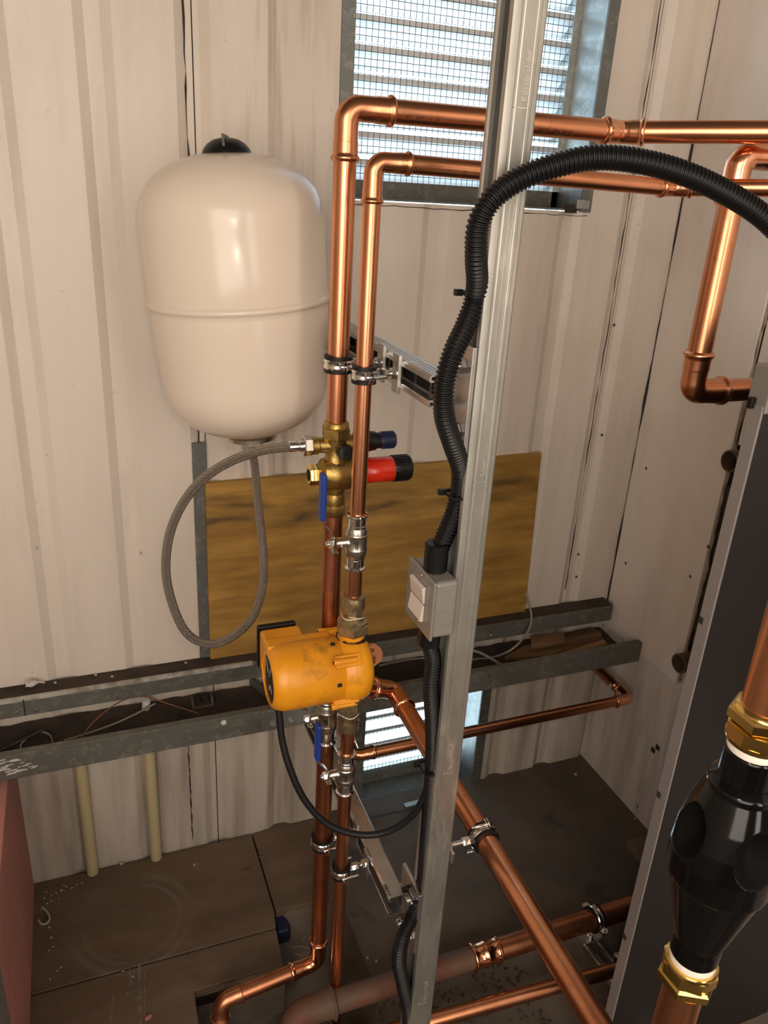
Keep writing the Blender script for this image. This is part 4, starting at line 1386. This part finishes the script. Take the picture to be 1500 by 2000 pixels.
# stained unions
for s, z0 in ((1, .828), (-1, .712)):
    u_ = MB().hexa((P2.x, P2.y, z0), Z * s, .0440, .0180, spin=.3).lathe((P2.x, P2.y, z0 + s * .017), Z * s, [(.0225, 0), (.0225, .004), (.0175, .007), (.0172, .016)], 28).build('union_nut', 'brass_dirty', pm)
    tl_ = MB().hexa((P2.x, P2.y, z0 + s * .030), Z * s, .0300, .014, n=8).lathe((P2.x, P2.y, z0 + s * .043), Z * s, [(.0172, 0), (.0178, .004), (.0172, .014), (.0165, .019), (.0128, .021), (.0118, .021)], 26) \
        .build('union_tail', 'brass_dirty', u_)
    cl = [V((P2.x + .0168 * math.cos(a), P2.y + .0168 * math.sin(a), z0 + s * (.0300 + .0018 * math.sin(a * 3)))) for a in [i * .35 for i in range(40)]]
    MB().tube(cl, .0011, 6).build('sealing_thread', 'ptfe', u_)

# pump cable, looping down and up into the post
cpts = [at(543, 1372, 'y', .955), at(546, 1400, 'y', .95), at(552, 1450, 'y', .94), at(568, 1505, 'y', .925), at(595, 1562, 'y', .91), at(640, 1610, 'y', .895), at(700, 1630, 'y', .88),
        at(755, 1625, 'y', .865), at(800, 1598, 'y', .850), at(826, 1560, 'y', .842), at(838, 1510, 'y', .838), at(842, 1440, 'y', .836), at(846, 1360, 'y', .836), at(850, 1290, 'y', .836)]
tag(MB().tube(spline(cpts, 8), .0054, 14).build('power_cable', 'rubber'), 'smooth black cable hanging in a loop from the pump to the post', 'cable')


# ================================================================== CONDUIT, SWITCH, TIES
def corrugated(path, r, mtl, name, parent=None, pitch=.0050):
    pts = resample(path, pitch / 6)
    cyc = (1.0, 1.0, .92, .82, .82, .92)
    return MB().tube(pts, [r * cyc[i % 6] for i in range(len(pts))], 22).build(name, mtl, parent, ang=70)


sx, sz = 0.4005, 0.9430           # switch front face and mid height
SY0, SY1 = 0.7985, 0.8845
RCN = .0128
up = [at(1600, 560, 'y', .70), at(1560, 500, 'y', .712), at(1500, 432, 'y', .725), at(1430, 383, 'y', .735), at(1340, 340, 'y', .745), at(1250, 315, 'y', .755), at(1160, 308, 'y', .765), at(1080, 325, 'y', .775),
      at(1010, 352, 'y', .785), at(960, 390, 'y', .79), at(934, 440, 'y', .797), at(930, 500, 'y', .806), at(932, 550, 'y', .820), at(926, 590, 'y', .828), at(908, 640, 'y', .822), at(884, 692, 'y', .812),
      at(868, 752, 'y', .806), at(868, 812, 'y', .806), at(884, 866, 'y', .815), at(900, 915, 'y', .832), at(898, 958, 'y', .836), at(888, 1000, 'y', .836), at(870, 1045, 'y', .838), at(858, 1072, 'y', .840)]
gl = V((sx + .018, .8375, sz + .043))
up.append(gl + Z * .030)
t = thing('corrugated_conduit', 'black corrugated conduit arching over from the right down to the switch', 'conduit', gl)
corrugated(spline(up, 10), RCN, 'black_plastic', 'hose', t)
MB().hexa(gl - Z * .001, Z, .0305, .040, n=12, ch=.03).build('gland', 'black_plastic', t)
gd = V((sx + .018, .8375, sz - .043))
lo_ = [gd - Z * .024, at(846, 1290, 'y', .836), at(842, 1340, 'y', .835), at(845, 1400, 'y', .836), at(846, 1460, 'y', .838), at(842, 1540, 'y', .838), at(834, 1640, 'y', .838), at(826, 1730, 'y', .838), at(808, 1785, 'y', .828), at(787, 1830, 'y', .815),
       at(779, 1875, 'y', .812), at(788, 1925, 'y', .822), at(798, 1975, 'y', .834), at(796, 2040, 'y', .838)]
t = thing('corrugated_conduit', 'black corrugated conduit running from under the switch down the post slot', 'conduit', gd - Z * .9)
corrugated(spline(lo_, 10), RCN * .93, 'black_plastic', 'hose', t)
MB().hexa(gd + Z * .001, -Z, .0305, .030, n=12, ch=.03).build('gland', 'black_plastic', t)

sw_ = thing('isolator_switch', 'grey metal switch box with two white rockers on the post', 'switch', (sx + .02, .84, sz - .043))
bx = MB().box((sx + .0035, SY0 + .0025, sz - .0415), (PX0 - .0005, SY1 - .0025, sz + .0415)).build('back_box', 'grey_enamel', sw_, bevel=.006, seg=4)
MB().box((sx, SY0, sz - .0435), (sx + .0045, SY1, sz + .0435)).build('face_plate', 'grey_enamel', sw_, bevel=.0022, seg=3)
ym = (SY0 + SY1) / 2
for dz, tl in ((.0135, 1), (-.0135, -1)):
    pr = [(0, -.0125), (0, .0125), (-.0025, .0125), (-.0058 if tl > 0 else -.0030, .0110), (-.0030 if tl > 0 else -.0058, -.0110), (-.0025, -.0125)]
    MB().extrude(pr, (sx, ym - .020, sz + dz), X, Z, Y, .043).build('rocker', 'white_plastic', sw_, bevel=.0012)
for dz in (.0345, -.0345):
    MB().lathe((sx, ym, sz + dz), -X, [(.0035, 0), (.0033, .0007), (.001, .0010)], 16).build('plate_screw', 'nickel', sw_)
MB().lathe((sx + .022, SY0 + .0023, sz - .012), -Y, [(.0118, 0), (.0118, .0004), (.0108, .0004), (.0108, 0)], 32, cap=False).build('knockout', 'grey_enamel', bx)
MB().lathe((sx + .0075, SY0 + .030, sz + .041), Z, [(.0011, 0), (.0011, .006)], 8).build('earth_screw', 'galvanised', bx)


def tie(label, u, v, y):
    p = at(u, v, 'y', y)
    t = thing('cable_tie', label, 'cable tie', p)
    MB().box((p.x - .004, PY0 - .0012 + .004, p.z - .0022), (PX0 + .0015, PY0 + .008, p.z + .0022)).box((p.x - .004, PY0 + .006, p.z - .0022), (p.x - .0025, PY1 - .003, p.z + .0022)) \
        .box((p.x - .004, PY1 - .006, p.z - .0022), (PX0 + .0015, PY1 - .002, p.z + .0022)).build('strap', 'black_plastic', t, bevel=.0006)
    MB().obox((p.x - .006, PY1 - .008, p.z), X, Y, Z, .0050, .0034, .0038).build('lock_head', 'black_plastic', t, bevel=.0008)


tie('uppermost cable tie round the conduit, above the upper strut arm', 914, 574, PY0 + .02)
tie('cable tie round the conduit just above the switch', 880, 967, PY0 + .02)
tie('cable tie on the pump cable below the low vent', 828, 1502, PY0 + .02)
tie('lowest cable tie on the post, above the floor bend of the conduit', 804, 1748, PY0 + .02)

# ================================================================== BOILER CASING
YB, XB = 0.720, 0.7950
bo = thing('boiler', 'dark charcoal boiler casing standing at the right with a pale edge', 'boiler', (1.0, YB, -.05))
ztop = at(1489, 792, 'y', YB).z
MB().box((XB + .0035, YB, -.36), (XW - .004, YB + .010, ztop)).build('front_panel', 'boiler_dark', bo, bevel=.0015)
MB().box((XB, YB + .0005, -.36), (XB + .0035, YB + .021, ztop - .002)).build('side_flange', 'boiler_edge', bo, bevel=.0008)
MB().box((XB + .0035, YB + .0105, -.06), (XB + .006, YB + .021, ztop - .002)).build('flange_return', 'boiler_edge', bo)
for (u, v) in ((1376, 1214), (1291, 1556), (1222, 1834)):
    z = at(u, v, 'y', YB + .012).z
    MB().obox((XB - .0004, YB + .0165, z), X, Y, Z, .0006, .004, .005).build('panel_clip', 'crack_dark', bo)
zk = at(1490, 810, 'y', YB).z
MB().box((XB + .0015, YB - .003, zk), (XW - .004, YB + .03, zk + .060)).build('top_rail', 'grey_enamel', bo, bevel=.003)
MB().box((XB - .006, YB + .014, zk + .004), (XB + .002, YB + .022, zk + .018)).build('panel_clip', 'black_plastic', bo, bevel=.001)
MB().box((1.075, YB + .012, -.05), (XW - .006, YB + .17, zk + .02)).build('body', 'boiler_dark', bo, bevel=.004)

# stubs of old pipe sticking out of the torn joint
for lab, u, v in (('rusty open pipe stub sticking out of the torn joint, the upper one', 1424, 901), ('rusty open pipe stub sticking out of the torn joint, the lower one', 1325, 1296)):
    p = at(u, v, 'x', 1.165)
    t = thing('pipe_stub', lab, 'pipe', p)
    MB().lathe(p, X, [(.0185, 0), (.0215, 0), (.0222, .002), (.0210, .012), (.0210, .13), (.0185, .13), (.0185, 0)], 28, cap=False).build('tube', 'rust', t)
    MB().lathe(p + X * .03, X, [(.0184, 0), (.0184, .002)], 24).build('bore', 'dark_bore', t)
p = at(1345, 1325, 'x', XW + .01)
t = MB().box((XW - .004, 1.085, .425), (XW + .05, 1.110, .458)).box((XW + .044, 1.085, .458), (XW + .050, 1.110, .58)).build('wall_bracket', 'galvanised', bevel=.001)
tag(t, 'galvanised bracket in the torn gap behind the lower pipe stub', 'bracket')

# ================================================================== MAGNETIC FILTER IN FRONT
fx, fy = .3968, .300
ff = thing('dirt_filter', 'glossy black dirt filter with brass unions close to the camera at right', 'filter', (fx, fy, .93))
mb = MB()
prof = [(.0172, .9275), (.0178, .9290), (.0180, .9420), (.0172, .9440), (.0185, .9470), (.0330, 1.0070), (.0348, 1.0080), (.0356, 1.0110), (.0362, 1.0300), (.0345, 1.0480), (.0300, 1.0660), (.0255, 1.0810),
        (.0232, 1.0880), (.0232, 1.0920), (.0205, 1.0945), (.0180, 1.0960), (.0178, 1.1180), (.0165, 1.1195)]
# subdivide the profile so the finger scoops can be pressed in
fine = []
for (r0, z0), (r1, z1) in zip(prof, prof[1:]):
    n = max(1, int((z1 - z0) / .0012))
    for k in range(n):
        fine.append((r0 + (r1 - r0) * k / n, z0 + (z1 - z0) * k / n))
fine.append(prof[-1])
mb.lathe((fx, fy, 0), Z, fine, 180)
va_ = math.atan2(-fy, -fx)
scooped = set()
for i, p in enumerate(mb.v):
    a = math.atan2(p.y - fy, p.x - fx)
    for da_ in (-.86, .72, 2.29, -2.43):
        dd = (a - (va_ + da_) + math.pi) % (2 * math.pi) - math.pi
        q = (dd / .46) ** 2 + ((p.z - 1.052) / .0205) ** 2
        if q < 1:
            k = 1 - .42 * (1 - q) ** .9
            scooped.add(i)
            mb.v[i] = V((fx + (p.x - fx) * k, fy + (p.y - fy) * k, p.z))
fb_ = mb.build('body', 'black_gloss', ff, ang=50)
fb_.data.materials.append(MATS['scoop_black'])  # flatter black for the faces of the scoops
for pg in fb_.data.polygons:
    if len(pg.vertices) == 4 and any(i in scooped for i in pg.vertices):
        pg.material_index = 1
for z0, s in ((1.1190, 1), (.9280, -1)):
    MB().lathe((fx, fy, z0), Z * s, [(.0168, 0), (.0172, .001), (.0170, .0035), (.0173, .006), (.0165, .0075)], 30).build('sealing_ring', 'ptfe', ff)
    nt_ = MB().lathe((fx, fy, z0 + s * .0068), Z * s, [(.0190, 0), (.0198, .0015), (.0198, .004)], 30).hexa((fx, fy, z0 + s * .0100), Z * s, .0385, .0110, n=8, ch=.08, spin=.3) \
        .build('union_nut', 'brass_bright', ff)
    MB().hexa((fx, fy, z0 + s * .0215), Z * s, .0385, .0105, spin=.5, ch=.2).lathe((fx, fy, z0 + s * .0318), Z * s, [(.0185, 0), (.0175, .002), (.0155, .003)], 30).build('compression_nut', 'brass_bright', nt_)
pf = thing('copper_pipe', 'copper pipe under the black filter in the bottom right corner', 'pipe', (fx, fy, .6))
pipe(pf, (fx, fy, -.05), (fx, fy, .902), .0152)
pf = thing('copper_pipe', 'copper pipe above the black filter at the right edge', 'pipe', (fx, fy, 1.14))
pipe(pf, (fx, fy, 1.1455), (fx, fy, 2.449), .0152)

# ================================================================== DEBRIS
rr = random.Random(21)


def chip(u, v, sx_, sy_, sz_, mtl, label, cat='chip', group=None, dz=0.0, name='paint_chip'):
    p = at(u, v, 'z', dz)
    a = rr.uniform(0, 3.1)
    ux, uy = V((math.cos(a), math.sin(a), 0)), V((-math.sin(a), math.cos(a), 0))
    mb = MB()
    pr = [(sx_ * rr.uniform(.6, 1.1) * math.cos(b), sy_ * rr.uniform(.6, 1.1) * math.sin(b)) for b in [i * 1.0472 for i in range(6)]]
    mb.extrude(pr, p + Z * .0002, ux, uy, Z, sz_)
    return tag(mb.build(name, mtl, bevel=.0004), label, cat, group)


chip(290, 1989, .0085, .0045, .004, 'pink_chip', 'small pink plastic chip on the front floor board', dz=0)
chip(482, 1703, .009, .006, .004, 'floor_ply_edge', 'pale splinter of wood near the right end of the back floor board', name='wood_splinter')
chip(237, 1688, .006, .004, .004, 'paint_chip', 'pale crumb of plaster on the floor board near the wall')
chip(380, 1690, .004, .003, .003, 'paint_chip', 'tiny pale crumb in the middle of the back floor board')
chip(512, 1674, .008, .0025, .003, 'floor_ply_edge', 'thin splinter over the gap between two floor boards', name='wood_splinter')
for (u, v) in ((100, 1760), (92, 1765), (110, 1745), (120, 1740), (130, 1732), (86, 1755), (80, 1778), (101, 1750), (140, 1735), (150, 1728), (96, 1812), (100, 1832), (96, 1857), (104, 1850), (120, 1890), (112, 1897),
               (98, 1914), (125, 1730), (115, 1755), (90, 1743), (160, 1726), (240, 1897), (260, 1908), (250, 1942)):
    chip(u, v, rr.uniform(.0015, .004), rr.uniform(.001, .003), .0018, 'paint_chip', 'small pale flake of debris on the floor boards beside the pink panel', 'debris', 'flakes on the floor boards', name='debris_flake')
p = at(85, 1792, 'z', 0.004)
t_ = [at(u, v, 'z', .006) for u, v in ((82, 1772), (92, 1781), (97, 1794), (90, 1804), (80, 1804), (75, 1797))]
tag(MB().tube(spline(t_, 6), .0022, 8).build('plastic_hook', 'paint_chip'), 'curled white plastic strip beside the pink panel', 'strip')
# gritty leaf litter on the soil in the foreground
lm = MB()
for i in range(1500):
    x, y = rr.uniform(.42, .76), rr.uniform(.55, .99)
    if y > .86 and rr.random() < .5:
        continue
    z = ground(x, y) + .001
    s = rr.uniform(.002, .008)
    a = rr.uniform(0, 6.28)
    ux = V((math.cos(a), math.sin(a), rr.uniform(-.4, .4)))
    uy = V((-math.sin(a), math.cos(a), rr.uniform(-.4, .4)))
    p = V((x, y, z + s * .25))
    lm.add([p - ux * s, p - uy * s * .4, p + ux * s, p + uy * s * .4, p + Z * .001], [(0, 1, 4), (1, 2, 4), (2, 3, 4), (3, 0, 4), (3, 2, 1, 0)])
o = lm.build('leaf_litter', 'leaf_litter', loc=(.7, .8, -.05))
tag(o, 'brown leaf litter and grit on the soil among the floor pipes', 'litter', kind='stuff')
for (u, v, s, w) in ((1124, 1513, .006, 'largest pale chip, near the corner of the walls'), (735, 1878, .004, 'larger of two chips right of the thin riser'), (718, 1872, .003, 'smaller of two chips right of the thin riser'),
                     (1085, 1815, .003, 'chip behind the fat floor pipe'), (1003, 1880, .003, 'chip just below the fat floor pipe'), (1240, 1600, .003, 'chip at the foot of the right wall')):
    p = at(u, v, 'z', 0)
    g = ground(p.x, p.y)
    chip(u, v, s, s * .7, .003, 'paint_chip', w + ' on the dark floor', 'debris', 'chips on the dark floor', dz=g, name='debris_chip')
# stick, wires and odds in the gap between boards and slab
pts = [at(u, v, 'z', -.045) for u, v in ((680, 1852), (700, 1851), (717, 1858))]
tag(MB().tube(pts, .0022, 7).build('nail', 'rust'), 'rusty nail on the ground right of the thin riser', 'nail')
for lab, pp in (('thin pale wire curled on the ground behind the risers', ((588, 1838), (600, 1822), (596, 1800), (604, 1785), (628, 1784), (634, 1800))),
                ('thin wire tangle left of the dull riser at the floor', ((556, 1842), (572, 1850), (590, 1848), (606, 1856), (590, 1866), (575, 1862)))):
    tag(MB().tube(spline([at(u, v, 'z', -.05) for u, v in pp], 8), .0011, 6).build('wire', 'cable_grey'), lab, 'wire')
tag(MB().obox(at(548, 1822, 'z', -.06) + Z * .02, X, Y, Z, .016, .03, .02).build('blue_rag', 'navy_plastic', bevel=.008), 'dark blue rag pushed under the edge of the floor boards', 'rag')
tag(MB().obox(at(430, 2005, 'z', -.16), X, Y, Z, .03, .035, .004).build('plastic_scrap', 'pale_scrap', bevel=.002), 'pale bluish scrap lying deep in the pit at the bottom edge', 'scrap')
# black gap line at the foot of the low vent, drawn as a dark tube
pf0, pf1 = at(715, 1600, 'z', .003), at(842, 1576, 'z', .003)
tag(MB().tube([pf0, pf0.lerp(pf1, .4) + Z * .004, pf1], .0028, 8).build('cable', 'cable_dark'), 'dark gap line on the floor at the foot of the low vent', 'cable')
p = at(805, 1574, 'z', 0)
tag(MB().obox(p + Z * .005, (X + Y * .05).normalized(), (Y - X * .05).normalized(), Z, .022, .007, .004).build('metal_offcut', 'galvanised', bevel=.0008), 'short pale metal offcut on the floor below the low vent', 'offcut')
